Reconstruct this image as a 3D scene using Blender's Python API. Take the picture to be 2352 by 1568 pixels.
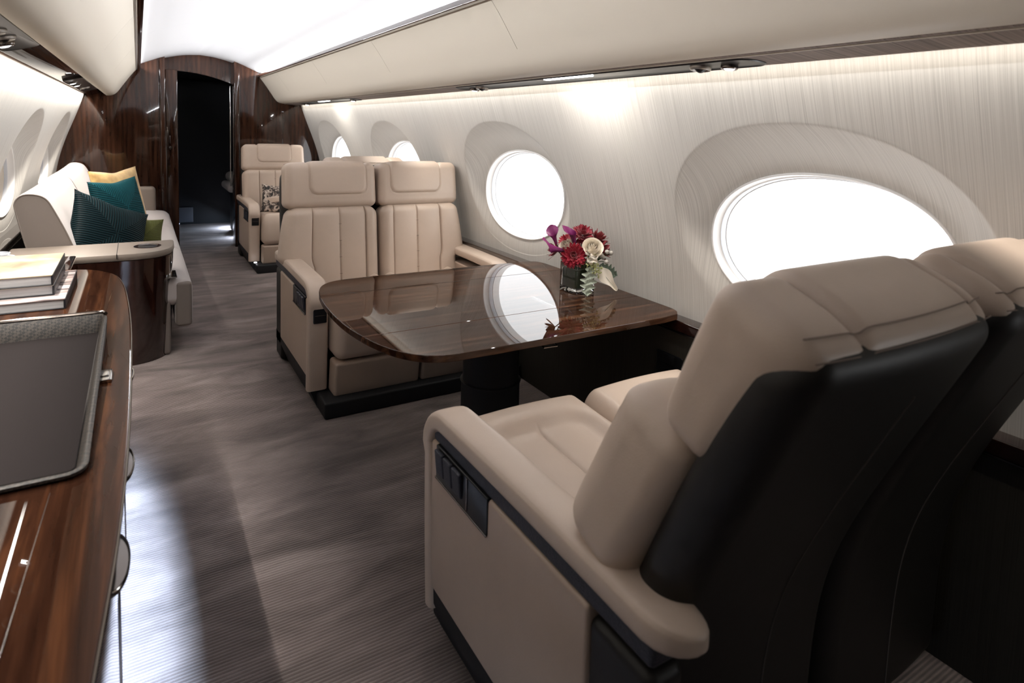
import bpy, bmesh, math, random
import numpy as np
from mathutils import Vector, Matrix

# ------------------------------------------------------------------ clear
for o in list(bpy.data.objects):
    bpy.data.objects.remove(o, do_unlink=True)
S = bpy.context.scene
COL = S.collection
random.seed(7)
rng = np.random.default_rng(7)
PI = math.pi

# ------------------------------------------------------------------ camera
cam_d = bpy.data.cameras.new('camera')
cam = bpy.data.objects.new('camera', cam_d)
COL.objects.link(cam)
PX, PY, FPX, CAMH = 1176.0, 419.0, 1420.0, 1.30
def _n(v): return v / np.linalg.norm(v)
_ey = _n(np.array([316 - PX, 274 - PY, FPX]))
_ex = np.array([3530 - PX, 372 - PY, FPX]); _ex = _n(_ex - _ey * _ex.dot(_ey))
_dn = _n(np.cross(_ey, _ex))
if _dn[1] < 0: _dn = -_dn
_R = np.array([_ex, _ey, -_dn])
cam.matrix_world = Matrix(((_R[0][0], -_R[0][1], -_R[0][2], 0.0),
                           (_R[1][0], -_R[1][1], -_R[1][2], 0.0),
                           (_R[2][0], -_R[2][1], -_R[2][2], CAMH),
                           (0, 0, 0, 1)))
cam_d.sensor_width = 36.0
cam_d.lens = FPX / 2352 * 36.0
cam_d.shift_x = 0.0
cam_d.shift_y = -(784 - PY) / 2352
cam_d.clip_start = 0.02
cam_d.dof.use_dof = True
cam_d.dof.focus_distance = 2.7
cam_d.dof.aperture_fstop = 4.5
S.camera = cam

# ------------------------------------------------------------------ view + world
S.view_settings.view_transform = 'Standard'
S.view_settings.look = 'None'
S.view_settings.gamma = 1.0
S.view_settings.use_curve_mapping = False
S.view_settings.exposure = 0.42
W = bpy.data.worlds.new('overcast_sky'); S.world = W
W.use_nodes = True
_bg = W.node_tree.nodes['Background']
_bg.inputs['Color'].default_value = (0.97, 0.985, 1.0, 1)
_bg.inputs['Strength'].default_value = 3.3

def area(name, loc, rot, sx, sy, power, color):
    d = bpy.data.lights.new(name, 'AREA'); d.shape = 'RECTANGLE'
    d.size = sx; d.size_y = sy; d.energy = power; d.color = color
    o = bpy.data.objects.new(name, d); COL.objects.link(o)
    o.location = loc; o.rotation_euler = rot
    return o
def aim(o, d):
    """point an area light's -Z along d with its local Y along world Y"""
    z = -Vector(d).normalized(); y = Vector((0, 1, 0)); x = y.cross(z).normalized()
    y = z.cross(x)
    m = Matrix((x, y, z)).transposed().to_4x4(); m.translation = o.location
    o.matrix_world = m
MIR = 1.095                     # x -> MIR - x gives the other side of the cabin
COOL = (0.93, 0.96, 1.0); WARM = (1.0, 0.94, 0.86)
# wall-wash strips behind the two valances
for nm, x, dx, e, yl in (('wall_wash_strip', 1.485, 1, 19, -1.5), ('wall_wash_strip', MIR - 1.485, -1, 60, 0.3)):
    _l = area(nm, (x, (yl + 6.9) / 2, 1.537), (0, 0, 0), 0.014, 6.9 - yl, e, WARM)
    _l.data.spread = math.radians(125)
    aim(_l, (-0.10 * dx, 0, -1))
# ceiling cove strips on the overhead bins
for nm, x, z, dx, dz in (('ceiling_cove_strip', 1.105, 1.808, -1, 0.10), ('ceiling_cove_strip', MIR - 1.108, 1.809, 1, 0.06)):
    aim(area(nm, (x, 3.80, z), (0, 0, 0), 0.016, 6.2, 62 if dx < 0 else 42, COOL), (dx, 0, dz))
# floor strips: under the sideboard, under the entry seat
aim(area('sideboard_floor_strip', (-0.085, 1.45, 0.178), (0, 0, 0), 0.012, 2.2, 17.0, (0.56, 0.74, 1.0)), (0.35, 0, -1))
aim(area('entry_floor_strip', (0.985, 7.9, 0.10), (0, 0, 0), 0.02, 0.9, 16, (0.66, 0.80, 1.0)), (-0.6, 0, -1))

# ------------------------------------------------------------------ materials
def mat(name, col=(0.5, 0.5, 0.5), rough=0.5, metal=0.0, spec=0.5, coat=0.0, coat_rough=0.03, emit=None, estr=0.0, sheen=0.0):
    m = bpy.data.materials.new(name); m.use_nodes = True
    b = m.node_tree.nodes['Principled BSDF']
    b.inputs['Base Color'].default_value = (*col, 1)
    b.inputs['Roughness'].default_value = rough
    b.inputs['Metallic'].default_value = metal
    b.inputs['Specular IOR Level'].default_value = spec
    b.inputs['Coat Weight'].default_value = coat
    b.inputs['Coat Roughness'].default_value = coat_rough
    b.inputs['Sheen Weight'].default_value = sheen
    if emit:
        b.inputs['Emission Color'].default_value = (*emit, 1)
        b.inputs['Emission Strength'].default_value = estr
    return m
def nt(m): return m.node_tree, m.node_tree.nodes['Principled BSDF']
def new(t, typ, **kw):
    n = t.nodes.new(typ)
    for k, v in kw.items():
        if hasattr(n, k): setattr(n, k, v)
        else: n.inputs[k.replace('_', ' ')].default_value = v
    return n
def coords(t, scale, kind='Object', rot=(0, 0, 0)):
    tc = t.nodes.new('ShaderNodeTexCoord'); mp = t.nodes.new('ShaderNodeMapping')
    mp.inputs['Scale'].default_value = scale; mp.inputs['Rotation'].default_value = rot
    t.links.new(tc.outputs[kind], mp.inputs['Vector'])
    return mp.outputs['Vector']
def noise(t, vec, scale, detail=3, rough=0.55, dist=0.0):
    n = t.nodes.new('ShaderNodeTexNoise')
    n.inputs['Scale'].default_value = scale; n.inputs['Detail'].default_value = detail
    n.inputs['Roughness'].default_value = rough; n.inputs['Distortion'].default_value = dist
    t.links.new(vec, n.inputs['Vector'])
    return n.outputs['Fac']
def ramp(t, fac, stops):
    r = t.nodes.new('ShaderNodeValToRGB')
    e = r.color_ramp.elements
    while len(e) < len(stops): e.new(0.5)
    for i, (p, c) in enumerate(stops):
        e[i].position = p; e[i].color = (*c, 1)
    t.links.new(fac, r.inputs['Fac'])
    return r.outputs['Color']
def math_(t, op, a, b=None):
    n = t.nodes.new('ShaderNodeMath'); n.operation = op
    for i, v in enumerate((a, b)):
        if v is None: continue
        if isinstance(v, (int, float)): n.inputs[i].default_value = v
        else: t.links.new(v, n.inputs[i])
    return n.outputs[0]
def mixc(t, fac, a, b, mode='MIX'):
    n = t.nodes.new('ShaderNodeMix'); n.data_type = 'RGBA'; n.blend_type = mode
    if isinstance(fac, (int, float)): n.inputs[0].default_value = fac
    else: t.links.new(fac, n.inputs[0])
    for i, v in ((6, a), (7, b)):
        if isinstance(v, tuple): n.inputs[i].default_value = (*v, 1)
        else: t.links.new(v, n.inputs[i])
    return n.outputs[2]
def bump(t, b, h, strength=0.2, dist=0.01):
    n = t.nodes.new('ShaderNodeBump'); n.inputs['Strength'].default_value = strength
    n.inputs['Distance'].default_value = dist
    t.links.new(h, n.inputs['Height']); t.links.new(n.outputs['Normal'], b.inputs['Normal'])

def walnut(name, axis, dark=(0.011, 0.0045, 0.0028), mid=(0.036, 0.015, 0.008), light=(0.085, 0.036, 0.017), rough=0.08, fig=1.0, ior=1.5, fine=0.27):
    """glossy lacquered walnut, grain along axis"""
    m = mat(name, rough=rough, spec=0.5, coat=1.0, coat_rough=0.015); t, b = nt(m)
    b.inputs['Coat IOR'].default_value = ior
    sc = [9.0, 9.0, 9.0]; sc[axis] = 0.9
    v = coords(t, tuple(sc))
    f1 = noise(t, v, 1.3 * fig, 5, 0.6, 1.6)
    sc2 = [60.0, 60.0, 60.0]; sc2[axis] = 2.0
    f2 = noise(t, coords(t, tuple(sc2)), 1.5, 3, 0.6, 0.3)
    w = t.nodes.new('ShaderNodeTexWave'); w.bands_direction = 'XYZ'[(axis + 1) % 3] if axis != 1 else 'X'
    w.inputs['Scale'].default_value = 0.8; w.inputs['Distortion'].default_value = 7.0
    w.inputs['Detail'].default_value = 3.0; w.inputs['Detail Scale'].default_value = 1.2
    t.links.new(v, w.inputs['Vector'])
    s = math_(t, 'ADD', math_(t, 'MULTIPLY', f1, 0.67), math_(t, 'ADD', math_(t, 'MULTIPLY', f2, fine), math_(t, 'MULTIPLY', w.outputs['Fac'], 0.10)))
    c = ramp(t, s, [(0.27 + fine * 0.2, dark), (0.44 + fine * 0.3, mid), (0.61 + fine * 0.4, light)])
    t.links.new(c, b.inputs['Base Color'])
    return m
def leather(name, col, rough=0.42, bs=0.10):
    m = mat(name, col, rough, spec=0.45); t, b = nt(m)
    v = coords(t, (1, 1, 1))
    f = noise(t, v, 9.0, 3, 0.6)
    c = mixc(t, f, tuple(x * 0.93 for x in col), tuple(min(1, x * 1.06) for x in col))
    t.links.new(c, b.inputs['Base Color'])
    vo = t.nodes.new('ShaderNodeTexVoronoi'); vo.inputs['Scale'].default_value = 420.0
    t.links.new(v, vo.inputs['Vector'])
    h = math_(t, 'ADD', math_(t, 'MULTIPLY', vo.outputs['Distance'], 0.5), math_(t, 'MULTIPLY', noise(t, v, 35, 3), 1.2))
    bump(t, b, h, bs, 0.004)
    return m
M = {}
M['walnut_table'] = walnut('walnut_table', 0, dark=(0.010, 0.004, 0.0025), mid=(0.040, 0.017, 0.009), light=(0.115, 0.050, 0.024), ior=1.5, rough=0.3, fine=0.14, fig=1.5)
nt(M['walnut_table'])[1].inputs['Specular IOR Level'].default_value = 0.0
nt(M['walnut_table'])[1].inputs['Coat Weight'].default_value = 0.8
M['walnut_bulk'] = walnut('walnut_bulkhead', 2, dark=(0.012, 0.005, 0.003), mid=(0.029, 0.012, 0.007), light=(0.056, 0.024, 0.013), fig=0.9, ior=1.42, fine=0.13)
nt(M['walnut_bulk'])[1].inputs['Coat Weight'].default_value = 0.75
nt(M['walnut_bulk'])[1].inputs['Specular IOR Level'].default_value = 0.15
M['walnut_side'] = walnut('walnut_sideboard', 1, dark=(0.008, 0.003, 0.002), mid=(0.028, 0.011, 0.006), light=(0.075, 0.029, 0.013), ior=1.45, rough=0.3)
nt(M['walnut_side'])[1].inputs['Specular IOR Level'].default_value = 0.0
nt(M['walnut_side'])[1].inputs['Coat Weight'].default_value = 0.42
M['walnut_valance'] = walnut('walnut_valance', 0, dark=(0.006, 0.0025, 0.002), mid=(0.012, 0.005, 0.0035), light=(0.022, 0.009, 0.006), ior=1.35, rough=0.4)
_vb = nt(M['walnut_valance'])[1]; _vb.inputs['Coat Weight'].default_value = 0.45; _vb.inputs['Specular IOR Level'].default_value = 0.0
M['walnut_dark'] = walnut('walnut_dark', 2, dark=(0.006, 0.002, 0.0015), mid=(0.018, 0.006, 0.004), light=(0.035, 0.012, 0.007))
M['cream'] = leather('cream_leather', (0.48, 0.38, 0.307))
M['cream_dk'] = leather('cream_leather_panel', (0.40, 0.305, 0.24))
M['black_leather'] = leather('black_leather', (0.011, 0.0095, 0.0085), rough=0.5, bs=0.05)
nt(M['black_leather'])[1].inputs['Specular IOR Level'].default_value = 0.3
M['stitch'] = mat('stitching', (0.10, 0.085, 0.075), 0.8)
M['seam'] = mat('pale_thread', (0.55, 0.46, 0.39), 0.7)
M['seam_dk'] = mat('brown_thread', (0.17, 0.125, 0.10), 0.7)
M['navy'] = leather('dark_navy_leather', (0.022, 0.023, 0.034), rough=0.45, bs=0.5)
M['black_gloss'] = mat('black_gloss', (0.006, 0.006, 0.007), 0.32, spec=0.3)
M['black_matte'] = mat('black_matte', (0.010, 0.010, 0.011), 0.6, spec=0.3)
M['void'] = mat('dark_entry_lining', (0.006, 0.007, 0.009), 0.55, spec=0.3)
M['chrome'] = mat('chrome', (0.62, 0.60, 0.58), 0.12, metal=1.0)
M['satin_chrome'] = mat('satin_chrome', (0.35, 0.33, 0.31), 0.4, metal=1.0)
M['dark_chrome'] = mat('dark_chrome', (0.16, 0.14, 0.13), 0.15, metal=1.0)
M['ceiling'] = mat('ceiling_white', (0.58, 0.57, 0.575), 0.55)
M['bin'] = mat('bin_cream', (0.49, 0.435, 0.36), 0.55)
t, b = nt(M['bin']); bump(t, b, noise(t, coords(t, (1, 1, 1)), 260, 2), 0.12, 0.002)
M['white_trim'] = mat('white_trim', (0.80, 0.78, 0.76), 0.4)
M['grey_trim'] = mat('grey_window_ring', (0.62, 0.64, 0.68), 0.45)
M['lamp'] = mat('lamp_lens', (0.9, 0.9, 0.95), 0.4, emit=(0.95, 0.96, 1.0), estr=9.0)
M['lamp_dim'] = mat('lamp_lens_dim', (0.6, 0.6, 0.65), 0.3, emit=(0.95, 0.96, 1.0), estr=0.8)
M['page'] = mat('book_pages', (0.74, 0.73, 0.74), 0.8)
t, b = nt(M['page']); t.links.new(ramp(t, noise(t, coords(t, (4, 4, 700)), 1.0, 2), [(0.3, (0.34, 0.335, 0.35)), (0.6, (0.55, 0.545, 0.555))]), b.inputs['Base Color'])
M['ink'] = mat('book_black_cloth', (0.012, 0.012, 0.016), 0.4)
M['glass'] = bpy.data.materials.new('clear_glass'); M['glass'].use_nodes = True
t, b = nt(M['glass']); b.inputs['Transmission Weight'].default_value = 1.0; b.inputs['Roughness'].default_value = 0.0
b.inputs['IOR'].default_value = 1.48; b.inputs['Base Color'].default_value = (0.97, 0.99, 0.98, 1)
M['pane'] = bpy.data.materials.new('window_pane_glass'); M['pane'].use_nodes = True
t = M['pane'].node_tree; t.nodes.remove(t.nodes['Principled BSDF'])
_tr = t.nodes.new('ShaderNodeBsdfTransparent'); _gl = t.nodes.new('ShaderNodeBsdfGlossy'); _gl.inputs['Roughness'].default_value = 0.0
_mx = t.nodes.new('ShaderNodeMixShader'); _mx.inputs[0].default_value = 0.05
t.links.new(_tr.outputs[0], _mx.inputs[1]); t.links.new(_gl.outputs[0], _mx.inputs[2]); t.links.new(_mx.outputs[0], t.nodes['Material Output'].inputs['Surface'])

def wall_fabric(name, a, c, sc=1.0):
    m = mat(name, a, 0.75, spec=0.25); t, b = nt(m)
    f1 = noise(t, coords(t, (0.01, 300 * sc, 1.6)), 1.0, 2, 0.6)
    f2 = noise(t, coords(t, (0.01, 800 * sc, 4.0)), 1.0, 2, 0.6)
    f = math_(t, 'ADD', math_(t, 'MULTIPLY', f1, 0.67), math_(t, 'MULTIPLY', f2, 0.45))
    t.links.new(ramp(t, f, [(0.36, a), (0.64, c)]), b.inputs['Base Color'])
    bump(t, b, f, 0.25, 0.002)
    return m
M['fabric'] = wall_fabric('wall_fabric', (0.40, 0.38, 0.35), (0.575, 0.55, 0.51))
M['valance_fabric'] = wall_fabric('valance_fabric', (0.085, 0.066, 0.060), (0.26, 0.21, 0.19), 0.7)
M['panel_dark'] = wall_fabric('lower_panel', (0.020, 0.017, 0.013), (0.034, 0.029, 0.022))

M['carpet'] = mat('carpet', (0.05, 0.045, 0.045), 0.95, spec=0.1, sheen=0.15); t, b = nt(M['carpet'])
_wv = t.nodes.new('ShaderNodeTexWave'); _wv.bands_direction = 'Y'; _wv.inputs['Scale'].default_value = 1.0
_wv.inputs['Distortion'].default_value = 0.8; _wv.inputs['Detail'].default_value = 2; _wv.inputs['Detail Scale'].default_value = 0.6
t.links.new(coords(t, (3, 30.0, 1)), _wv.inputs['Vector'])
_p = noise(t, coords(t, (2.2, 6.5, 1)), 1.0, 4, 0.6, 0.6)
_q = noise(t, coords(t, (1, 1, 1)), 380, 2)
_c = ramp(t, _p, [(0.30, (0.115, 0.092, 0.086)), (0.52, (0.235, 0.188, 0.176)), (0.72, (0.37, 0.305, 0.287))])
_c = mixc(t, 0.45, _c, ramp(t, _wv.outputs['Fac'], [(0.0, (0.35, 0.35, 0.35)), (0.55, (1, 1, 1))]), 'MULTIPLY')
_c = mixc(t, 0.35, _c, ramp(t, _q, [(0.3, (0.4, 0.4, 0.4)), (0.7, (1, 1, 1))]), 'MULTIPLY')
t.links.new(_c, b.inputs['Base Color'])
bump(t, b, math_(t, 'ADD', _wv.outputs['Fac'], math_(t, 'MULTIPLY', _q, 0.5)), 0.8, 0.004)

M['suede'] = mat('pale_suede', (0.40, 0.366, 0.355), 0.9, spec=0.1, sheen=0.1)
M['suede_dk'] = mat('taupe_suede', (0.17, 0.145, 0.13), 0.9, spec=0.1, sheen=0.05)
M['console_top'] = mat('console_leather', (0.20, 0.165, 0.138), 0.5, spec=0.3)

def ribbed_velvet(name, a, c, k=34):
    """velvet cushion cover, ribs turned in the four triangles of the face"""
    m = mat(name, a, 0.6, spec=0.08, sheen=0.05); t, b = nt(m)
    b.inputs['Sheen Tint'].default_value = (*[min(1, q * 9) for q in c], 1)
    tc = t.nodes.new('ShaderNodeTexCoord'); sp = t.nodes.new('ShaderNodeSeparateXYZ')
    t.links.new(tc.outputs['UV'], sp.inputs[0])
    u = math_(t, 'SUBTRACT', sp.outputs[0], 0.5); v = math_(t, 'SUBTRACT', sp.outputs[1], 0.5)
    big = math_(t, 'GREATER_THAN', math_(t, 'ABSOLUTE', u), math_(t, 'ABSOLUTE', v))
    mx = t.nodes.new('ShaderNodeMix'); mx.data_type = 'FLOAT'
    t.links.new(big, mx.inputs[0]); t.links.new(u, mx.inputs[2]); t.links.new(v, mx.inputs[3])
    s = math_(t, 'SINE', math_(t, 'MULTIPLY', mx.outputs[0], 2 * PI * k))
    s = math_(t, 'ADD', math_(t, 'MULTIPLY', s, 0.5), 0.5)
    col = ramp(t, s, [(0.1, a), (0.9, c)])
    col = mixc(t, math_(t, 'MULTIPLY', big, 0.35), col, tuple(x * 0.45 for x in a))
    t.links.new(col, b.inputs['Base Color'])
    bump(t, b, s, 0.7, 0.004)
    return m
M['teal'] = ribbed_velvet('teal_velvet', (0.001, 0.013, 0.018), (0.005, 0.075, 0.09))
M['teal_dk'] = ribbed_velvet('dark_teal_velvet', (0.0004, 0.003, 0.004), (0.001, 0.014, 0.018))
M['olive'] = ribbed_velvet('olive_velvet', (0.05, 0.055, 0.014), (0.12, 0.125, 0.04))
M['gold'] = mat('gold_satin', (0.50, 0.30, 0.09), 0.4, sheen=0.5)
t, b = nt(M['gold']); t.links.new(ramp(t, noise(t, coords(t, (1, 1, 1)), 14, 3), [(0.3, (0.36, 0.20, 0.05)), (0.7, (0.62, 0.41, 0.15))]), b.inputs['Base Color'])
M['floral'] = mat('floral_print', (0.6, 0.55, 0.5), 0.7); t, b = nt(M['floral'])
t.links.new(ramp(t, noise(t, coords(t, (1, 1, 1)), 26, 4, 0.65, 1.2), [(0.44, (0.012, 0.010, 0.010)), (0.52, (0.14, 0.10, 0.08)), (0.58, (0.50, 0.42, 0.36))]), b.inputs['Base Color'])

M['weave'] = mat('woven_tray_leather', (0.09, 0.075, 0.07), 0.55); t, b = nt(M['weave'])
_ck = t.nodes.new('ShaderNodeTexChecker'); _ck.inputs['Scale'].default_value = 1.0
t.links.new(coords(t, (150, 150, 150), rot=(0.6, 0.6, 0.8)), _ck.inputs['Vector'])
t.links.new(mixc(t, _ck.outputs['Fac'], (0.006, 0.005, 0.0045), (0.036, 0.028, 0.023)), b.inputs['Base Color'])
bump(t, b, _ck.outputs['Fac'], 0.6, 0.003)
M['tray_mat'] = mat('tray_lining', (0.015, 0.012, 0.012), 0.95, spec=0.1); t, b = nt(M['tray_mat'])
bump(t, b, noise(t, coords(t, (1, 1, 1)), 420, 2), 0.4, 0.002)

M['book1'] = mat('pictured_dust_jacket', (0.7, 0.62, 0.5), 0.3); t, b = nt(M['book1'])
_v = coords(t, (1, 1, 1)); _bc = ramp(t, noise(t, _v, 9, 4, 0.6, 0.8), [(0.35, (0.36, 0.28, 0.18)), (0.55, (0.55, 0.46, 0.33)), (0.7, (0.66, 0.60, 0.50))])
_sp = t.nodes.new('ShaderNodeVectorMath'); _sp.operation = 'DISTANCE'
t.links.new(coords(t, (1, 1, 0)), _sp.inputs[0]); _sp.inputs[1].default_value = (0.065, 0.0, 0)
_rd = ramp(t, math_(t, 'ADD', _sp.outputs['Value'], math_(t, 'MULTIPLY', noise(t, _v, 45, 3), 0.09)), [(0.075, (0.72, 0.15, 0.09)), (0.105, (0.80, 0.45, 0.30)), (0.15, (0.9, 0.8, 0.65))])
t.links.new(mixc(t, 0.55, _bc, _rd, 'MULTIPLY'), b.inputs['Base Color'])
M['book2'] = mat('cream_dust_jacket', (0.42, 0.38, 0.31), 0.35)
M['book3'] = mat('silver_photo_jacket', (0.4, 0.36, 0.35), 0.2); t, b = nt(M['book3'])
t.links.new(ramp(t, noise(t, coords(t, (3, 16, 1)), 1.0, 3, 0.6, 0.8), [(0.36, (0.05, 0.04, 0.045)), (0.50, (0.42, 0.33, 0.31)), (0.64, (0.80, 0.77, 0.78))]), b.inputs['Base Color'])

M['dahlia'] = mat('burgundy_petals', (0.36, 0.003, 0.024), 0.5, sheen=0.3)
M['dahlia_dk'] = mat('crimson_petals', (0.24, 0.002, 0.018), 0.5, sheen=0.3)
M['calla'] = mat('purple_calla', (0.16, 0.014, 0.095), 0.4)
M['rose'] = mat('white_rose_petals', (0.84, 0.77, 0.66), 0.55)
M['bract'] = mat('dusky_red_bracts', (0.20, 0.025, 0.030), 0.45)
M['berry'] = mat('grey_berries', (0.42, 0.39, 0.35), 0.7)
M['miller'] = mat('silver_green_leaf', (0.36, 0.40, 0.32), 0.8, sheen=0.4)
M['miller_dk'] = mat('grey_green_leaf', (0.14, 0.19, 0.14), 0.8, sheen=0.3)
M['hydra'] = mat('pale_green_florets', (0.45, 0.47, 0.22), 0.7)
M['stem'] = mat('green_stem', (0.04, 0.07, 0.02), 0.6)
M['leafwrap'] = mat('dark_green_leaf', (0.008, 0.022, 0.006), 0.35)

# ------------------------------------------------------------------ mesh builder
class MB:
    def __init__(s): s.v = []; s.f = []; s.m = []; s.uv = None; s.n = 0
    def add(s, V, F, mi=0):
        V = np.asarray(V, float).reshape(-1, 3)
        s.v.append(V)
        for q in F: s.f.append(tuple(int(i) + s.n for i in q)); s.m.append(mi)
        s.n += len(V); return s
    def grid(s, P, cu=False, cv=False, mi=0):
        P = np.asarray(P, float); n, m = P.shape[:2]; F = []
        for i in range(n if cu else n - 1):
            for j in range(m if cv else m - 1):
                a, b_ = i * m + j, i * m + (j + 1) % m
                c, d = ((i + 1) % n) * m + (j + 1) % m, ((i + 1) % n) * m + j
                F.append((a, b_, c, d))
        return s.add(P, F, mi)
    def loft(s, rings, caps=True, mi=0):
        P = np.asarray(rings, float); n, m = P.shape[:2]
        s.grid(P, cv=True, mi=mi)
        if caps:
            for i in (0, n - 1):
                c = P[i].mean(0); s.add(np.vstack([P[i], c]), [(k, (k + 1) % m, m) for k in range(m)], mi)
        return s
    def rbox(s, c, h, r, n=(1, 1, 1), deform=None, extra=((), (), ()), k=4, mi=0):
        h = np.array(h, float); r = min(r, *(h * 0.999)); inner = h - r; ax = []
        for i in range(3):
            co = [r * math.tan(math.pi / 4 * j / k) for j in range(1, k + 1)]
            core = set(np.linspace(-inner[i], inner[i], n[i] + 1)) if inner[i] > 1e-6 else {0.0}
            core |= {e for e in extra[i] if abs(e) < inner[i]}
            core = sorted(core)
            ax.append(np.array([-inner[i] - q for q in reversed(co)] + core + [inner[i] + q for q in co]))
        for d in range(3):
            a, b_ = [i for i in range(3) if i != d]
            for sg in (-1, 1):
                A, B = np.meshgrid(ax[a], ax[b_], indexing='ij')
                P = np.zeros(A.shape + (3,)); P[..., a] = A; P[..., b_] = B; P[..., d] = sg * h[d]
                q = np.clip(P, -inner, inner); o = P - q
                nn = o / np.linalg.norm(o, axis=-1, keepdims=True)
                X = q + nn * r
                if deform: X = deform(X, nn)
                s.grid(X + np.array(c), mi=mi)
        return s
    def box(s, lo, hi, r=0.003, mi=0):
        lo, hi = np.array(lo, float), np.array(hi, float)
        return s.rbox((lo + hi) / 2, (hi - lo) / 2, r, k=2, mi=mi)
    def tube(s, path, r, k=8, caps=True, mi=0):
        p = np.asarray(path, float); n = len(p)
        rr = np.full(n, r) if np.isscalar(r) else np.asarray(r, float)
        T = np.gradient(p, axis=0); T /= np.linalg.norm(T, axis=1, keepdims=True) + 1e-12
        up = np.array([0, 0, 1.0]) if abs(T[0][2]) < 0.9 else np.array([1.0, 0, 0])
        rings = []; u = np.cross(T[0], up); u /= np.linalg.norm(u)
        for i in range(n):
            u = u - T[i] * u.dot(T[i]); u /= np.linalg.norm(u) + 1e-12
            w = np.cross(T[i], u)
            rings.append([p[i] + rr[i] * (math.cos(a) * u + math.sin(a) * w) for a in np.linspace(0, 2 * PI, k, endpoint=False)])
        return s.loft(rings, caps, mi)
    def lathe(s, prof, c, k=32, axis=2, mi=0, caps=True):
        rings = []
        for r, z in prof:
            ring = []
            for a in np.linspace(0, 2 * PI, k, endpoint=False):
                q = [0, 0, 0]; q[axis] = z; q[(axis + 1) % 3] = r * math.cos(a); q[(axis + 2) % 3] = r * math.sin(a)
                ring.append(np.array(q) + np.array(c))
            rings.append(ring)
        return s.loft(rings, caps, mi)
    def xf(s, fn):
        s.v = [fn(V) for V in s.v]; return s
    def build(s, name, mats, parent=None, angle=40, weld=True, smooth=True, uv=None):
        V = np.vstack(s.v)
        if parent is not None:
            r = parent
            while r.parent: r = r.parent
            V = V - np.array(r.location)
        me = bpy.data.meshes.new(name)
        me.from_pydata(V.tolist(), [], s.f)
        mats = mats if isinstance(mats, (list, tuple)) else [mats]
        for m in mats: me.materials.append(m)
        me.polygons.foreach_set('material_index', s.m)
        if uv is not None:
            l = me.uv_layers.new(name='UVMap')
            idx = np.zeros(len(me.loops), int); me.loops.foreach_get('vertex_index', idx)
            l.data.foreach_set('uv', np.asarray(uv, float)[idx].ravel())
        bm = bmesh.new(); bm.from_mesh(me)
        if weld: bmesh.ops.remove_doubles(bm, verts=bm.verts, dist=2e-5)
        bmesh.ops.dissolve_degenerate(bm, edges=bm.edges, dist=1e-6)
        bmesh.ops.recalc_face_normals(bm, faces=bm.faces)
        bm.to_mesh(me); bm.free()
        if smooth:
            me.polygons.foreach_set('use_smooth', [True] * len(me.polygons))
            me.set_sharp_from_angle(angle=math.radians(angle))
        o = bpy.data.objects.new(name, me); COL.objects.link(o)
        if parent is not None: o.parent = parent
        return o

def thing(name, loc, label, cat, group=None):
    o = bpy.data.objects.new(name, None); COL.objects.link(o)
    o.empty_display_size = 0.1
    o.location = loc; o['label'] = label; o['category'] = cat
    if group: o['group'] = group
    return o
def tag(o, label, cat, group=None):
    o['label'] = label; o['category'] = cat
    if group: o['group'] = group
    return o
def struct(o):
    o['kind'] = 'structure'; return o
def lab(o, text):
    o['label'] = text; return o
def rr2(w, h, r, k=6, n=1):
    """rounded rectangle outline, centred"""
    pts = []
    for cx, cy, a0 in ((w - r, h - r, 0), (-w + r, h - r, 90), (-w + r, -h + r, 180), (w - r, -h + r, 270)):
        for j in range(k + 1):
            a = math.radians(a0 + 90 * j / k); pts.append((cx + r * math.cos(a), cy + r * math.sin(a)))
    return pts
def smooth_curve(pts, n=8):
    """Catmull-Rom through points"""
    p = [np.array(q, float) for q in pts]; p = [2 * p[0] - p[1]] + p + [2 * p[-1] - p[-2]]; out = []
    for i in range(1, len(p) - 2):
        for j in range(n):
            t_ = j / n
            out.append(0.5 * (2 * p[i] + (p[i + 1] - p[i - 1]) * t_ + (2 * p[i - 1] - 5 * p[i] + 4 * p[i + 1] - p[i + 2]) * t_ ** 2 + (3 * p[i] - p[i - 1] - 3 * p[i + 1] + p[i + 2]) * t_ ** 3))
    out.append(p[-2]); return np.array(out)

# ------------------------------------------------------------------ cabin shell
Y0, Y1 = -1.55, 6.957
struct(MB().box((-0.85, Y0 - 0.1, -0.05), (1.95, 8.9, 0.0), 0.001).build('floor', M['carpet']))

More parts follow.
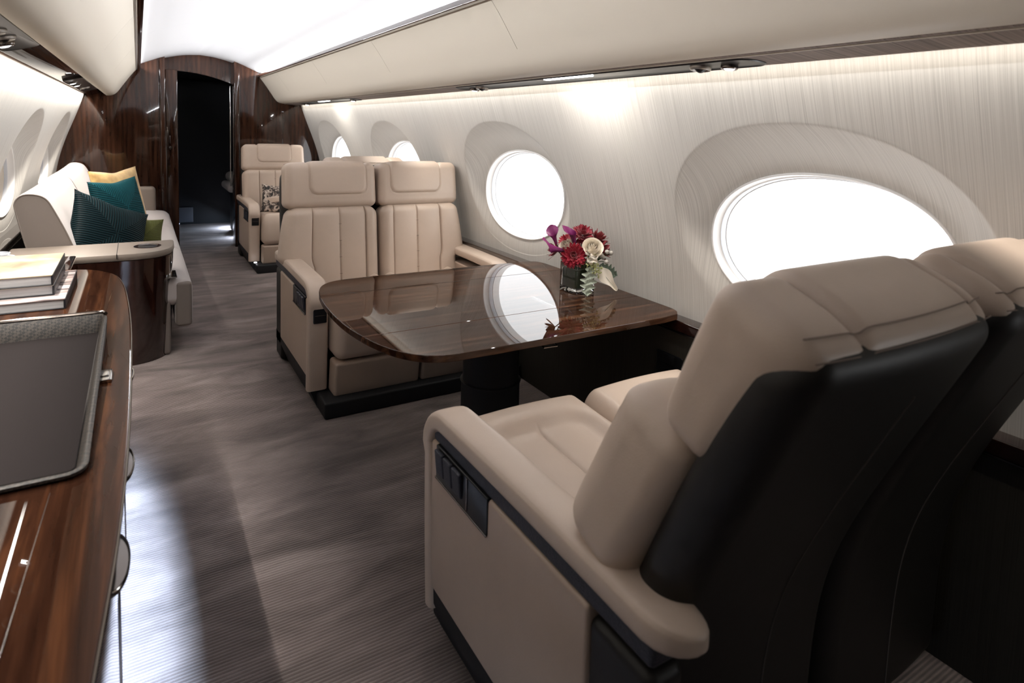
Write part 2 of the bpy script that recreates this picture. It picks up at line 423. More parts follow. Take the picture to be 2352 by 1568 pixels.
WZ = [0.45, 0.62, 0.75, 0.89, 1.04, 1.14, 1.23, 1.323, 1.42, 1.53]
WX = [1.775, 1.762, 1.748, 1.718, 1.680, 1.652, 1.619, 1.577, 1.540, 1.512]
def xw(z): return np.interp(z, WZ, WX)
_pf = np.polyfit(WZ, WX, 4)
def xw(z): return np.polyval(_pf, z)
XR = 1.763                                  # plane of the window rims
RA, RB, RZ = 0.395, 0.236, 0.961            # rim half length, half height, centre height
SA, SB, SZ = 0.505, 0.345, 0.998            # scooped recess around it
WIN_Y = [-0.59, 1.11, 2.80, 4.50, 6.20]
def sell(t_, a, b_, n=2.15):
    c, s_ = math.cos(t_), math.sin(t_)
    return a * math.copysign(abs(c) ** (2 / n), c), b_ * math.copysign(abs(s_) ** (2 / n), s_)
def wall_side(name, side):
    mb = MB(); Z0, Z1 = 0.60, 1.527
    edges = [Y0] + [(WIN_Y[i] + WIN_Y[i + 1]) / 2 for i in range(4)] + [Y1 + 0.01]
    for i, yc in enumerate(WIN_Y):
        ya, yb = edges[i], edges[i + 1]
        per = [(ya + (yb - ya) * j / 40, Z0) for j in range(40)] + [(yb, Z0 + (Z1 - Z0) * j / 26) for j in range(26)] + \
              [(yb - (yb - ya) * j / 40, Z1) for j in range(40)] + [(ya, Z1 - (Z1 - Z0) * j / 26) for j in range(26)]
        cols = []
        for (py, pz) in per:
            t_ = math.atan2((pz - SZ) / SB, (py - yc) / SA)
            ry, rz = sell(t_, RA, RB); ry += yc; rz += RZ
            sy, sz = sell(t_, SA, SB); sy += yc; sz += SZ
            sy = min(max(sy, ya + 0.005), yb - 0.005)
            col = []
            for f in (0, .1, .2, .3, .4, .5, .6, .7, .8, .88, .93, .96, .98, 1.0, 1.02, 1.04, 1.07, 1.11):
                y, z = ry + (sy - ry) * f, rz + (sz - rz) * f
                w = f ** 1.25; xl = float(xw(z)); e = (XR * (1 - w) + xl * w - xl) / 0.0022
                col.append((xl + (0.0022 * math.log1p(math.exp(e)) if e < 30 else 0.0022 * e), y, z))
            sy, sz = col[-1][1], col[-1][2]
            for f in (.02, .06, .15, .3, .45, .6, .75, .9, 1.0):
                y, z = sy + (py - sy) * f, sz + (pz - sz) * f
                col.append((float(xw(z)), y, z))
            cols.append(col)
        mb.grid(cols, cu=True)
    if side < 0: mb.xf(lambda V: np.c_[MIR - V[:, 0], V[:, 1], V[:, 2]])
    return struct(mb.build(name, M['fabric'], angle=80))
wall_side('wall_right', 1); wall_side('wall_left', -1)

def ring(yc, x, sc=1.0, da=0.0, k=72):
    out = []
    for t_ in np.linspace(0, 2 * PI, k, endpoint=False):
        a, b_ = sell(t_, RA * sc + da, RB * sc + da); out.append((x, yc + a, RZ + b_))
    return out
def window(i, yc, side):
    fl = (lambda V: V) if side > 0 else (lambda V: np.c_[MIR - V[:, 0], V[:, 1], V[:, 2]])
    x = XR
    w = struct(MB().loft([ring(yc, x + .004, 1, .004), ring(yc, x - .004, 1, .003), ring(yc, x - .007, 1, -.001), ring(yc, x - .006, 1, -.004), ring(yc, x - .002, 1, -.005),
                          ring(yc, x + .026, 1, -.007), ring(yc, x + .028, 1, -.011)], caps=False).xf(fl).build('window_%d' % i, M['white_trim'], angle=60))
    MB().loft([ring(yc, x + .028, 1, -.0105), ring(yc, x + .031, 1, -.0125), ring(yc, x + .052, 1, -.014)], caps=False).xf(fl).build('inner_ring', M['grey_trim'], w, angle=60)
    MB().loft([ring(yc, x + .052, 1, -.0135), ring(yc, x + .052, 1, -.0170), ring(yc, x + .094, 1, -.019)], caps=False).xf(fl).build('outer_ring', M['white_trim'], w, angle=60)
    MB().add(np.array(ring(yc, x + .080, 1, -.0175)), [tuple(range(72))]).xf(fl).build('window_pane', M['pane'], w, smooth=False)
    if side < 0:
        MB().loft([ring(yc, x + .045, 1, -.0135), ring(yc, x + .050, 1, -.0135)]).xf(fl).build('window_shade', M['bin'], w, smooth=False)
    return w
n_w = 0
for side in (1, -1):
    for yc in WIN_Y:
        n_w += 1; window(n_w, yc, side)
# outer skin above/below keeps the sky out except through the windows
for side, nm in ((1, 'wall_outer_right'), (-1, 'wall_outer_left')):
    mb = MB(); x = XR + 0.086
    edges = [Y0 - 0.1] + [(WIN_Y[i] + WIN_Y[i + 1]) / 2 for i in range(4)] + [8.95]
    for i, yc in enumerate(WIN_Y):
        ya, yb = edges[i], edges[i + 1]; Z0, Z1 = -0.05, 2.15
        per = [(ya + (yb - ya) * j / 20, Z0) for j in range(20)] + [(yb, Z0 + (Z1 - Z0) * j / 20) for j in range(20)] + \
              [(yb - (yb - ya) * j / 20, Z1) for j in range(20)] + [(ya, Z1 - (Z1 - Z0) * j / 20) for j in range(20)]
        cols = []
        for py, pz in per:
            t_ = math.atan2((pz - RZ) / RB, (py - yc) / RA); a, b_ = sell(t_, RA - .016, RB - .016)
            cols.append([(x, yc + a, RZ + b_), (x, py, pz)])
        mb.grid(cols, cu=True)
    if side < 0: mb.xf(lambda V: np.c_[MIR - V[:, 0], V[:, 1], V[:, 2]])
    struct(mb.build(nm, M['void'], smooth=False))

# ceiling arch
arch = [(0.552, 1.972), (0.70, 1.957), (0.864, 1.917), (0.988, 1.868), (1.075, 1.829), (1.12, 1.822), (1.18, 1.820)]
ac = smooth_curve(arch, 6)
half = [(x, z) for x, z in ac]
full = [(2 * 0.5515 - x, z) for x, z in reversed(half[1:])] + half
ys = [Y0, -0.66, 0.66, 1.98, 3.30, 4.62, 5.94, 8.9]
ce = MB()
for a, b_ in zip(ys[:-1], ys[1:]):
    g = 0.0012
    rows = [[(x, a, z + 0.006) for x, z in full], [(x, a + g, z) for x, z in full], [(x, b_ - g, z) for x, z in full], [(x, b_, z + 0.006) for x, z in full]]
    ce.grid(rows)
struct(ce.build('ceiling', M['ceiling'], angle=50))
struct(MB().box((-0.85, Y0 - 0.1, 2.10), (1.95, 8.95, 2.15), 0.001).build('ceiling_outer', M['void']))

# coves, overhead panels, valances on both sides
binp = [(1.086, 1.786), (1.118, 1.748), (1.152, 1.702), (1.187, 1.650), (1.218, 1.604)]
lip = [(1.218, 1.604), (1.243, 1.566), (1.262, 1.543), (1.285, 1.525), (1.312, 1.516), (1.338, 1.514), (1.341, 1.520), (1.341, 1.545)]
def mirx(side):
    return (lambda V: V) if side > 0 else (lambda V: np.c_[MIR - V[:, 0], V[:, 1], V[:, 2]])
def val_z(x, side):
    return 1.511 - 0.093 * (x - 1.345) if side > 0 else 1.545 - 0.30 * (x - 1.345)
n_t = 0
def trim(mb, m, side, angle=40):
    global n_t
    n_t += 1
    return struct(mb.xf(mirx(side)).build('trim_%d' % n_t, m, angle=angle))
bin_words = {1: ['overhead the near end of the right wall, mostly out of frame', 'above the nearest right window', 'above the walnut table', 'above the far double seat', 'above the second pair of right windows', 'next to the right wooden bulkhead'],
             -1: ['above the sideboard, nearest the camera', 'above the sideboard tray', 'above the sideboard books', 'above the near end of the divan', 'above the far end of the divan', 'next to the left wooden bulkhead']}
seams = [Y0, -0.72, 0.64, 2.0, 3.36, 4.72, 6.08, Y1]
for side in (1, -1):
    bp = smooth_curve(binp, 5)
    for i, (a, b_) in enumerate(zip(seams[:-1], seams[1:])):
        if b_ < 0.3: 
            nm_l = 'cream curved overhead panel behind the camera'
        g = 0.0013
        outer = [(x, z) for x, z in bp]; inn = [(x + 0.012, z + 0.012) for x, z in bp]
        mb = MB()
        loop = outer + inn[::-1]
        mb.loft([[(x, y, z) for x, z in loop] for y in (a + g, a + g + 0.002, b_ - g - 0.002, b_ - g)])
        o = mb.xf(mirx(side)).build('overhead_panel', M['bin'], angle=35)
        sidew = 'right' if side > 0 else 'left'
        w = bin_words[side][max(0, i - 1)] if i else 'behind the camera on the ' + sidew
        tag(o, 'cream overhead panel %s' % w, 'overhead panel', 'overhead panels along the ' + sidew)
    lp = smooth_curve(lip, 4)
    trim(MB().loft([[(x, y, z) for x, z in list(lp) + [(1.30, 1.56), (1.25, 1.59)]] for y in (Y0, Y1)]), M['bin'], side)
    # dark cove edge
    trim(MB().box((1.064, Y0, 1.768), (1.092, Y1, 1.797 if side > 0 else 1.793), 0.005), M['walnut_dark'], side)
    # cove tray and back
    trim(MB().box((1.09, Y0, 1.772), (1.19, Y1, 1.786), 0.002).box((1.165, Y0, 1.78), (1.19, Y1, 1.84), 0.002), M['ceiling'], side)
    # valance underside
    va = MB().box((1.330, Y0, 0.0), (1.474, Y1, 0.009), 0.003).xf(lambda V: np.c_[V[:, :2], V[:, 2] + val_z(V[:, 0], side)])
    trim(va, M['valance_fabric'] if side > 0 else M['walnut_valance'], side)
    if side > 0: trim(MB().box((1.3445, Y0, 1.5085), (1.352, Y1, 1.5125), 0.0012), M['bin'], side)
    # closed space above the valance
    trim(MB().box((1.30, Y0, 1.575), (1.60, Y1, 1.585), 0.001), M['void'], side)
    # side ledge and lower panel
    trim(MB().rbox((1.742, (Y0 + Y1) / 2, 0.597), (0.042, (Y1 - Y0) / 2, 0.021), 0.006), M['walnut_dark'], side)
    trim(MB().box((1.700, Y0, 0.571), (1.712, Y1, 0.577), 0.001), M['dark_chrome'], side)
    struct(MB().box((1.712, Y0, 0.0), (1.78, Y1, 0.578), 0.002).xf(mirx(side)).build('baseboard_' + ('right' if side > 0 else 'left'), M['panel_dark']))
# wall behind the camera
struct(MB().box((-0.85, Y0 - 0.08, 0), (1.95, Y0, 2.12), 0.002).build('wall_back', M['walnut_bulk']))

# far bulkhead with its door opening
DL, DR = 0.235, 0.855
def arch_z(x): return float(np.interp(x, [p[0] for p in full], [p[1] for p in full]))
bk = MB()
bk.box((-0.80, Y1, 0), (DL - 0.05, Y1 + 0.05, 2.05), 0.003)
bk.box((DL - 0.048, Y1 - 0.004, 0), (DL, Y1 + 0.20, 2.05), 0.006)
bk.box((DR, Y1 - 0.004, 0), (DR + 0.045, Y1 + 0.20, 2.05), 0.006)
bk.box((DR + 0.047, Y1, 0), (1.90, Y1 + 0.05, 2.05), 0.003)
struct(bk.build('wall_far', M['walnut_bulk']))
trim(MB().box((DL + 0.0005, Y1 - 0.007, 0), (DL + 0.004, Y1 - 0.001, 1.20), 0.0015).box((DR + 0.0455, Y1 - 0.004, 0.9), (DR + 0.0475, Y1 + 0.002, 1.9), 0.0008), M['dark_chrome'], 1)
# header over the doorway, curved lower edge
hd = []
for y in (Y1 + 0.17, Y1 + 0.20):
    top = [(x, y, 2.05) for x in np.linspace(DL, DR, 14)]
    bot = [(x, y, 1.80 - 0.10 * ((x - 0.33) / 0.52) ** 2 if x > 0.33 else 1.80) for x in np.linspace(DR, DL, 14)]
    hd.append(top + bot)
struct(MB().loft(hd).build('wall_header', M['walnut_bulk']))
# pocket door leaf
dr = struct(MB().box((DL + 0.004, Y1 + 0.075, 0.005), (0.345, Y1 + 0.110, 1.80), 0.008).build('door_1', M['walnut_bulk']))
MB().lathe([(0.0, 0), (0.019, 0), (0.019, -0.006), (0.012, -0.012), (0.010, -0.022), (0.015, -0.030), (0.0, -0.031)], (0.272, Y1 + 0.075, 1.025), 20, axis=1).build('door_knob', M['dark_chrome'], dr)
MB().box((0.268, Y1 + 0.066, 1.07), (0.275, Y1 + 0.076, 1.15), 0.002).build('door_plate', M['dark_chrome'], dr)
# dark entry beyond
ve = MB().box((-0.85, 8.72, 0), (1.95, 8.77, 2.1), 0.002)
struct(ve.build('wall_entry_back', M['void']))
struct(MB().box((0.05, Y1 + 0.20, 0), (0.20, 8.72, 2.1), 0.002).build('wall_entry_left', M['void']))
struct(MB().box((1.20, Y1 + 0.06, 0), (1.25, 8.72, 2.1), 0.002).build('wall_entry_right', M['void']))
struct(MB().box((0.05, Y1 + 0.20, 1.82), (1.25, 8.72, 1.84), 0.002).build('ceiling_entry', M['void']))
trim(MB().box((0.835, Y1 + 0.21, 0.62), (0.845, Y1 + 0.23, 1.68), 0.003), M['chrome'], 1)
tag(MB().box((0.36, 8.69, 0.03), (0.58, 8.719, 0.22), 0.004).build('reflection_patch', mat('slate_reflection', (0.05, 0.055, 0.07), 0.4)), 'dark slate painted reflection low on the back wall beyond the doorway', 'panel')  # thin slab whose slate tone paints a reflection seen low on the entry wall

es = thing('entry_seat', (1.02, 7.75, 0), 'pale grey rounded seat just visible past the right door post', 'seat')
MB().rbox((1.03, 7.85, 0.655), (0.14, 0.30, 0.055), 0.052, (2, 2, 2)).build('seat_cushion', M['suede'], es)
MB().rbox((1.02, 7.85, 0.555), (0.17, 0.33, 0.045), 0.042, (2, 2, 2)).build('seat_rail', M['suede'], es)
MB().rbox((1.06, 7.85, 0.25), (0.12, 0.28, 0.25), 0.03).build('base', M['black_matte'], es)

# ------------------------------------------------------------------ service panels overhead
def service_panel(side, ya, yb, lights, vents, strip, label, body, pw=1.0):
    x0, x1, z = 1.366, 1.466, 0.0
    fm = mirx(side); tilt = lambda V: fm(np.c_[V[:, :2], V[:, 2] + val_z(V[:, 0], side)])
    r = thing('service_panel', ((x0 + x1) / 2 if side > 0 else MIR - (x0 + x1) / 2, (ya + yb) / 2, 1.50), label, 'overhead panel', 'service panels under the bins')
    pts = rr2((x1 - x0) / 2, (yb - ya) / 2, 0.045, 8)
    cx, cy = (x0 + x1) / 2, (ya + yb) / 2
    MB().loft([[(cx + a, cy + b_, z + .004) for a, b_ in pts], [(cx + a, cy + b_, z - .002) for a, b_ in pts], [(cx + a * .97, cy + b_ * .995, z - .004) for a, b_ in pts],
               [(cx + a * .90, cy + b_ * .988, z - .001) for a, b_ in pts]]).xf(tilt).build('panel', body, r)
    for y in lights:
        q = MB().lathe([(0, 0), (.024, 0), (.024, -.008), (.021, -.011), (.017, -.010), (.017, -.005), (0, -.005)], (cx + .018, y, z - .001), 24).xf(tilt).build('reading_light', M['dark_chrome'], r)
        MB().lathe([(0, 0), (.0165, 0), (.0150, -.0045), (.010, -.0075), (0, -.0085)], (cx + .018, y, z - .0072), 20).xf(tilt).build('lens', M['lamp' if ya > 4 else 'lamp_dim'], q)
    for y in vents:
        q = MB().lathe([(.031, .001), (.031, -.006), (.028, -.010), (.025, -.007), (.022, .0)], (cx + .006, y, z - .001), 28, caps=False).xf(tilt).build('air_vent', M['satin_chrome'], r)
        MB().lathe([(0, .0), (.020, .0), (.019, -.004), (.012, -.012), (.006, -.016), (0, -.017)], (cx + .006, y, z - .001), 20).xf(tilt).build('nozzle', M['black_gloss'], q)
    if strip:
        q = [(cx - .036 + a, (strip[0] + strip[1]) / 2 + b_) for a, b_ in rr2(.011, (strip[1] - strip[0]) / 2, .0105, 5)]
        MB().loft([[(a, b_, z) for a, b_ in q], [(a, b_, z - .0055) for a, b_ in q]]).xf(tilt).build('light_strip', M['lamp'], r)
        panel_light((cx - .036) if side > 0 else MIR - (cx - .036), (strip[0] + strip[1]) / 2, float(val_z(cx - .036, side)) - .0065, strip[1] - strip[0] - .01, .016, 2.0 * pw, side)
    if side < 0:
        for y in lights: panel_light(MIR - (cx + .018), y, float(val_z(cx + .018, side)) - .0165, .02, .02, 0.07 * pw, 5.0)
    return r
def panel_light(x, y, z, ly, lx, e, side):
    aim(area('panel_lamp', (x, y, z), (0, 0, 0), lx, ly, e, WARM), (0.12 * side, 0, -1))
service_panel(1, 1.08, 2.86, [1.20, 2.75], [1.295, 2.65], (1.75, 2.05), 'long black glossy service panel with light strip over the walnut table', M['black_gloss'])
service_panel(1, 4.62, 6.40, [4.78, 6.30], [], (5.28, 5.62), 'distant service panel over the far right windows with three lit lamps', M['black_gloss'])
service_panel(-1, 0.9, 2.62, [2.42], [2.30, 2.15], None, 'near left service panel above the sideboard with a chrome lamp', M['black_gloss'])
service_panel(-1, 4.45, 6.05, [4.72, 5.02], [5.55], None, 'far left service panel above the divan with two bright lamps', M['black_gloss'], 1.0)
tag(MB().rbox((1.711, 1.63, 0.405), (0.005, 0.065, 0.073), 0.004).box((1.703, 1.60, 0.44), (1.708, 1.66, 0.475), 0.001).box((1.703, 1.60, 0.36), (1.708, 1.605, 0.385), 0.001).box((1.703, 1.65, 0.36), (1.708, 1.655, 0.385), 0.001).build('power_outlet', M['black_gloss']), 'black power outlet on the dark lower wall under the table', 'outlet')

# ------------------------------------------------------------------ seats
def frame_back(x, yb, zb, phi):
    """local (x, w up along back, t towards the sitter) -> seat space"""
    s_, c_ = math.sin(phi), math.cos(phi)
    def f(V):
        X = V[..., 0] + x; w = V[..., 2]; t_ = -V[..., 1]
        return np.stack([X, yb + w * s_ - t_ * c_, zb + w * c_ + t_ * s_], -1)
    return f
def groove(d, w=0.0035): return np.exp(-(d / w) ** 2)
def sdrr(px, pz, hx, hz, r):
    qx = np.abs(px) - hx + r; qz = np.abs(pz) - hz + r
    return np.minimum(np.maximum(qx, qz), 0) + np.hypot(np.maximum(qx, 0), np.maximum(qz, 0)) - r

def make_seat(name, label, cat, group, y0, s, xo, seats, wall_arm, phi, yback, AZ=0.595, hdt=0.02, zb=0.62, sl=1.0, wedge=0.02, p0=0.0, hup=0.0):
    """seats: list of (x0, x1, centre) of each back; xo: aisle face; s=+1 faces -y, s=-1 faces +y"""
    xa, xb = xo, seats[-1][1]
    root = thing(name, ((xa + xb) / 2, y0 + s * 0.5, 0), label, cat, group)
    tr = lambda V: np.c_[V[:, 0], y0 + s * V[:, 1], V[:, 2]]
    P = lambda mb, nm, m, par=root, **k: mb.xf(tr).build(nm, m, par, **k)
    AW = 0.092; dz_ = AZ - 0.585
    x_in0 = xo + AW; x_in1 = wall_arm[0]
    P(MB().box((xo + .045, p0, 0), (wall_arm[1] - .02, 0.80, 0.075), 0.01), 'plinth', M['black_matte'])
    # side skirt
    # arms: a wrap that runs along the top and down the front
    for side_i, (a0, a1) in enumerate(((xo, xo + AW), wall_arm)):
        out = -1 if side_i == 0 else 1
        hw = (a1 - a0) / 2; cx = (a0 + a1) / 2; th = 0.026
        path = []
        rear = 0.985 if side_i == 0 else 0.80
        for y in [rear, rear - .003, rear - .009, rear - .018, rear - .030, rear - .046] + list(np.linspace(rear - .07, 0.22, 14)): path.append((y, AZ - th + 0.004 * math.sin((y - .2) * 4)))
        R_ = 0.085
        for a in np.linspace(0, 84, 10):
            path.append((0.13 + R_ - R_ * math.sin(math.radians(a)) - 0.0, AZ - th - R_ + R_ * math.cos(math.radians(a))))
        for z in np.linspace(AZ - 0.13, 0.085, 12): path.append((0.13 + 0.012 + 0.020 * ((AZ - z) / 0.5) ** 2, z))
        path = np.array(path); T = np.gradient(path, axis=0); T /= np.linalg.norm(T, axis=1, keepdims=True)
        N = np.c_[T[:, 1], -T[:, 0]]
        # make N point outwards (up at the top, forward at the front)
        N = np.where((N[:, 1:2] * 1.0 - N[:, 0:1] * 0.6) < 0, -N, N)
        prof = []
        for a in np.linspace(0, 2 * PI, 44, endpoint=False):
            c_, s_ = math.cos(a), math.sin(a); e = 2 / 4.2
            u = math.copysign(abs(c_) ** e, c_); v = math.copysign(abs(s_) ** e, s_)
            g = 1 - 0.05 * math.exp(-((a - 0.62) / 0.05) ** 2) - 0.05 * math.exp(-((a - (PI - 0.62)) / 0.05) ** 2)
            prof.append((u * hw * g, v * th * g))
        rings = []
        for i, (p, nv) in enumerate(zip(path, N)):
            sfac = 1.0; xs = 0.0
            if i < 6:
                q = 1 - (rear - p[0]) / 0.07
                sfac = math.sqrt(max(0.0, 1 - q ** 2)) * 0.98 + 0.02
                xs = (0.012 * q ** 2) * (1 if side_i == 0 else -1)
            tf = 1.0 if p[1] > AZ - 0.12 else 0.85
            rings.append([(cx + u * sfac + xs, p[0] + nv[0] * v * (0.35 + 0.65 * sfac) * tf, p[1] + nv[1] * v * (0.35 + 0.65 * sfac)) for u, v in prof])
        arm = P(MB().loft(rings), 'armrest', M['cream'])
        # inset side panel and dark groove
        xo_ = a0 if side_i == 0 else a1
        e0 = xo_ - out * 0.006; e1 = xo_ - out * (2 * hw - 0.004)
        lo, hi_ = min(e0, e1), max(e0, e1)
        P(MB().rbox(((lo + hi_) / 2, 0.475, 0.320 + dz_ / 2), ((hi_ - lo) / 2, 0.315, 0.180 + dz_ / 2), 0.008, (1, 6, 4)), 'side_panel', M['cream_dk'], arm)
        if side_i == 0: P(MB().rbox(((lo + hi_) / 2, 0.86, 0.26), ((hi_ - lo) / 2 - .004, 0.075, 0.25), 0.02, (1, 2, 2)), 'rear_skirt', M['black_leather'], arm)
        sx = xo_ - out * .010; sx2 = xo_ - out * .048; sx3 = xo_ - out * (2 * hw)
        P(MB().loft([[(sx, y, .15), (sx, y, .10), (sx2, y, .0), (sx3, y, .0), (sx3, y, .15)] for y in (0.148, 0.93 if side_i == 0 else .78)]), 'lower_skirt', M['black_matte'], arm)
        if side_i == 0: P(MB().box((lo + .003, 0.165, 0.500 + dz_), (hi_ - .003, rear - .05, 0.548 + dz_), 0.010), 'groove_strip', M['navy'], arm)
        if side_i == 0:
            xf_ = xo - 0.0005
            P(MB().box((xf_ + .0035, 0.195, 0.420 + dz_), (xf_ + .02, 0.455, 0.503 + dz_), 0.003), 'control_panel', M['black_gloss'], arm)
            for kx in range(3):
                ya = 0.205 + kx * 0.046
                P(MB().rbox((xf_ + .004, ya + .021, 0.468 + dz_), (0.0055, 0.0205, 0.030), 0.004, deform=lambda X, n_: np.stack([X[..., 0] - 0.10 * (X[..., 2] + .03), X[..., 1], X[..., 2]], -1)), 'control_button', M['navy'], arm)
            P(MB().box((xf_ + .001, 0.195, 0.418 + dz_), (xf_ + .006, 0.455, 0.422 + dz_), 0.001), 'control_trim', M['dark_chrome'], arm)
            P(MB().box((xf_ + .001, 0.36, 0.425 + dz_), (xf_ + .006, 0.365, 0.50 + dz_), 0.001), 'control_divider', M['dark_chrome'], arm)
            P(MB().rbox((cx + .006, 0.1205, 0.440 + dz_), (0.030, 0.006, 0.045), 0.005), 'outlet_panel', M['black_gloss'], arm)
            for zo, ho in ((0.430, .0012), (0.471, .0008)):
                P(MB().box((cx - .018, 0.1130, zo + dz_), (cx + .030, 0.1150, zo + dz_ + ho * 2), 0.0007), 'outlet_slot', M['dark_chrome'], arm)
    # leg rests, cushions, backs
    n = len(seats)
    for k, (b0, b1, cc) in enumerate(seats):
        c0 = x_in0 + .006 if k == 0 else (seats[k][0] - 0.002)
        c1 = x_in1 - .006 if k == n - 1 else (seats[k][1] + 0.002)
        cxm, hwm = (c0 + c1) / 2, (c1 - c0) / 2 - 0.003
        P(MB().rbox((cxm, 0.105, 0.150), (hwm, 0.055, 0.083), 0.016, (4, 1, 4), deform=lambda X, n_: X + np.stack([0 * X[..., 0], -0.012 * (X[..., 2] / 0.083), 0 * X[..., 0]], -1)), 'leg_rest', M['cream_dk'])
        # seat cushion with U-shaped bolster
        hy = 0.343
        ex = [cc - cxm + d for d in (-.003, 0, .003)]
        hx_in = hwm - 0.075
        def cush(X, nn, cxm=cxm, cc=cc, hwm=hwm, hx_in=hx_in):
            up = np.clip(nn[..., 2], 0, 1)
            dx, dy = X[..., 0], X[..., 1]
            sd = sdrr(dx, dy - 0.10, hx_in, hy - 0.03, 0.05)      # flat inner panel, open to the back
            bol = 1 / (1 + np.exp(-(sd - 0.012) / 0.012))
            z = X[..., 2] + up * (0.038 * bol - 0.004 * groove(sd, .005)) + up * 0.010 * (1 - np.clip((dx / hwm) ** 2, 0, 1))
            z = z - up * 0.006 * groove(dx - (cc - cxm), .004) * (sd < 0)
            z = z + 0.012 * np.clip(-dy / hy, -1, 1) * up
            y = dy - 0.012 * (1 - (X[..., 2] / 0.111) ** 2) * np.clip(-nn[..., 1], 0, 1)
            return np.stack([dx, y, z], -1)
        P(MB().rbox((cxm, 0.040 + hy, 0.346), (hwm, hy, 0.111), 0.048, (34, 44, 6), cush, (ex, [], []), k=6), 'seat_cushion', M['cream'])
        # backrest
        hb = 0.235; bw = (b1 - b0) / 2; bc = (b0 + b1) / 2
        cs = [cc - bc - .145, cc - bc, cc - bc + .145]
        exx = sum([[q - .006, q - .003, q, q + .003, q + .006] for q in cs], [])
        fb = frame_back(bc, yback, zb, phi)
        osd = -1 if k == 0 else 1
        if n == 1: osd = 1e-6
        def back(X, nn, cs=cs, bw=bw, osd=osd):
            fr = np.clip(-nn[..., 1], 0, 1)
            dx = X[..., 0]
            d = np.zeros_like(dx)
            edges_ = [-bw] + cs + [bw]
            for a, b_ in zip(edges_[:-1], edges_[1:]):
                mid, hw_ = (a + b_) / 2, (b_ - a) / 2
                d += np.where((dx >= a) & (dx < b_), 0.011 * (1 - np.clip(((dx - mid) / hw_) ** 2, 0, 1)) ** 0.7, 0)
            for i, c_ in enumerate(cs): d -= 0.006 * groove(dx - c_, 0.003)
            tuft = sum(groove(X[..., 2] - zt, 0.004) for zt in (-.13, -.04, .05, .14))
            d += 0.004 * tuft * groove(dx - cs[1], 0.006)
            bol = 0.012 * (np.abs(dx - cs[1]) > 0.145)
            y = X[..., 1] - fr * (d + bol * 0.7)
            # slightly wider at mid height, narrower at the foot
            zt_ = X[..., 2] / hb
            outer = np.clip(dx * osd / bw, 0, 1) ** 2
            wing = 0.034 * np.clip((0.75 - zt_) / 0.9, 0, 1) ** 0.8 - 0.055 * np.clip((-zt_ - 0.12) / 0.25, 0, 1) ** 2 * np.clip((zt_ + 1.6), 0, 1)
            shoulder = -0.022 * np.clip((zt_ - 0.72) / 0.28, 0, 1) ** 2
            return fb(np.stack([dx + osd * outer * wing + np.sign(dx) * (np.abs(dx) / bw) ** 3 * shoulder, y, X[..., 2]], -1))
        bkm = P(MB().rbox((0, 0, 0), (bw - .002, 0.072, hb), 0.045, (40, 2, 40), back, (exx, [], []), k=5), 'backrest', M['cream'])
        zz_ = np.linspace(-0.16, 0.19, 22)
        def on_back(dx, q, up=0.0): return back(np.array([[dx, -0.072 - up, q]]), np.array([[0, -1.0, 0]]))[0]
        P(MB().tube([on_back(cs[1], q, 0.0005) for q in zz_], 0.0011, 6), 'centre_seam', M['seam'], bkm)
        for zt in (-.13, -.04, .05, .14):
            P(MB().tube([on_back(cs[1] + d, zt, 0.0022) for d in (-.0075, -.003, .003, .0075)], 0.0009, 5), 'tuft_stitch', M['stitch'], bkm)
        # headrest
        hh = 0.124 + hup / 2; hyh = 0.080 - hdt * 0.32
        fh = frame_back(bc, yback, zb, phi)
        def head(X, nn, cc=cc, bc=bc, bw=bw):
            dx, dz = X[..., 0], X[..., 2]
            fr = np.clip(-nn[..., 1], 0, 1); up = np.clip(nn[..., 2], 0, 1); rear = np.clip(nn[..., 1], 0, 1)
            sd = sdrr(dx - (cc - bc), dz - 0.055, 0.155, 0.105, 0.045)
            pad = 1 / (1 + np.exp(sd / 0.004))
            y = X[..., 1] - fr * (0.010 * pad - 0.006 * groove(sd, .004) + 0.006 * (1 - (dz / hh) ** 2))
            adx = np.abs(dx - (cc - bc)) - 0.155
            z = dz - up * (0.010 * groove(adx, 0.010) + 0.004 * (1 - np.clip(np.abs(dx) / bw, 0, 1) ** 2) * -1) + up * 0.006 * (adx < 0)
            y = y + rear * (0.014 * np.clip(1 - (dx / bw) ** 2, 0, 1))
            yr = y - 0.016 * np.clip(dz / hh, -1, 1) * 0.0
            return fh(np.stack([dx * (1 - 0.012 * dz / hh), yr + hdt * 0.68 + wedge * np.clip(y / hyh, 0, 1) * np.clip((dz + 0.75 * hh) / (1.4 * hh), 0, 1) ** 1.3, z + 0.227 + hh + 0 * hup], -1))
        pdx = cc - bc
        exh = [pdx + q for b2 in (-.155, .155) for q in (b2 - .006, b2 - .003, b2, b2 + .003, b2 + .006)]
        hd_ = P(MB().rbox((0, 0, 0), (bw - .004, hyh, hh), 0.038, (46, 4, 26), head, (exh, [], [-.05 - .003, -.05, -.05 + .003]), k=5), 'headrest', M['cream'])
        for ang in (0.42, 0.95):
            ny, nz = math.cos(ang), math.sin(ang)
            ln = []
            for q in np.linspace(-bw + .022, bw - .022, 40):
                base = np.array([[q, (hyh - .038) + .040 * ny, (hh - .038) + .040 * nz]])
                ln.append(head(base, np.array([[0, ny, nz]]))[0])
            P(MB().tube(ln, 0.0011, 6), 'edge_seam', M['seam_dk'], hd_)
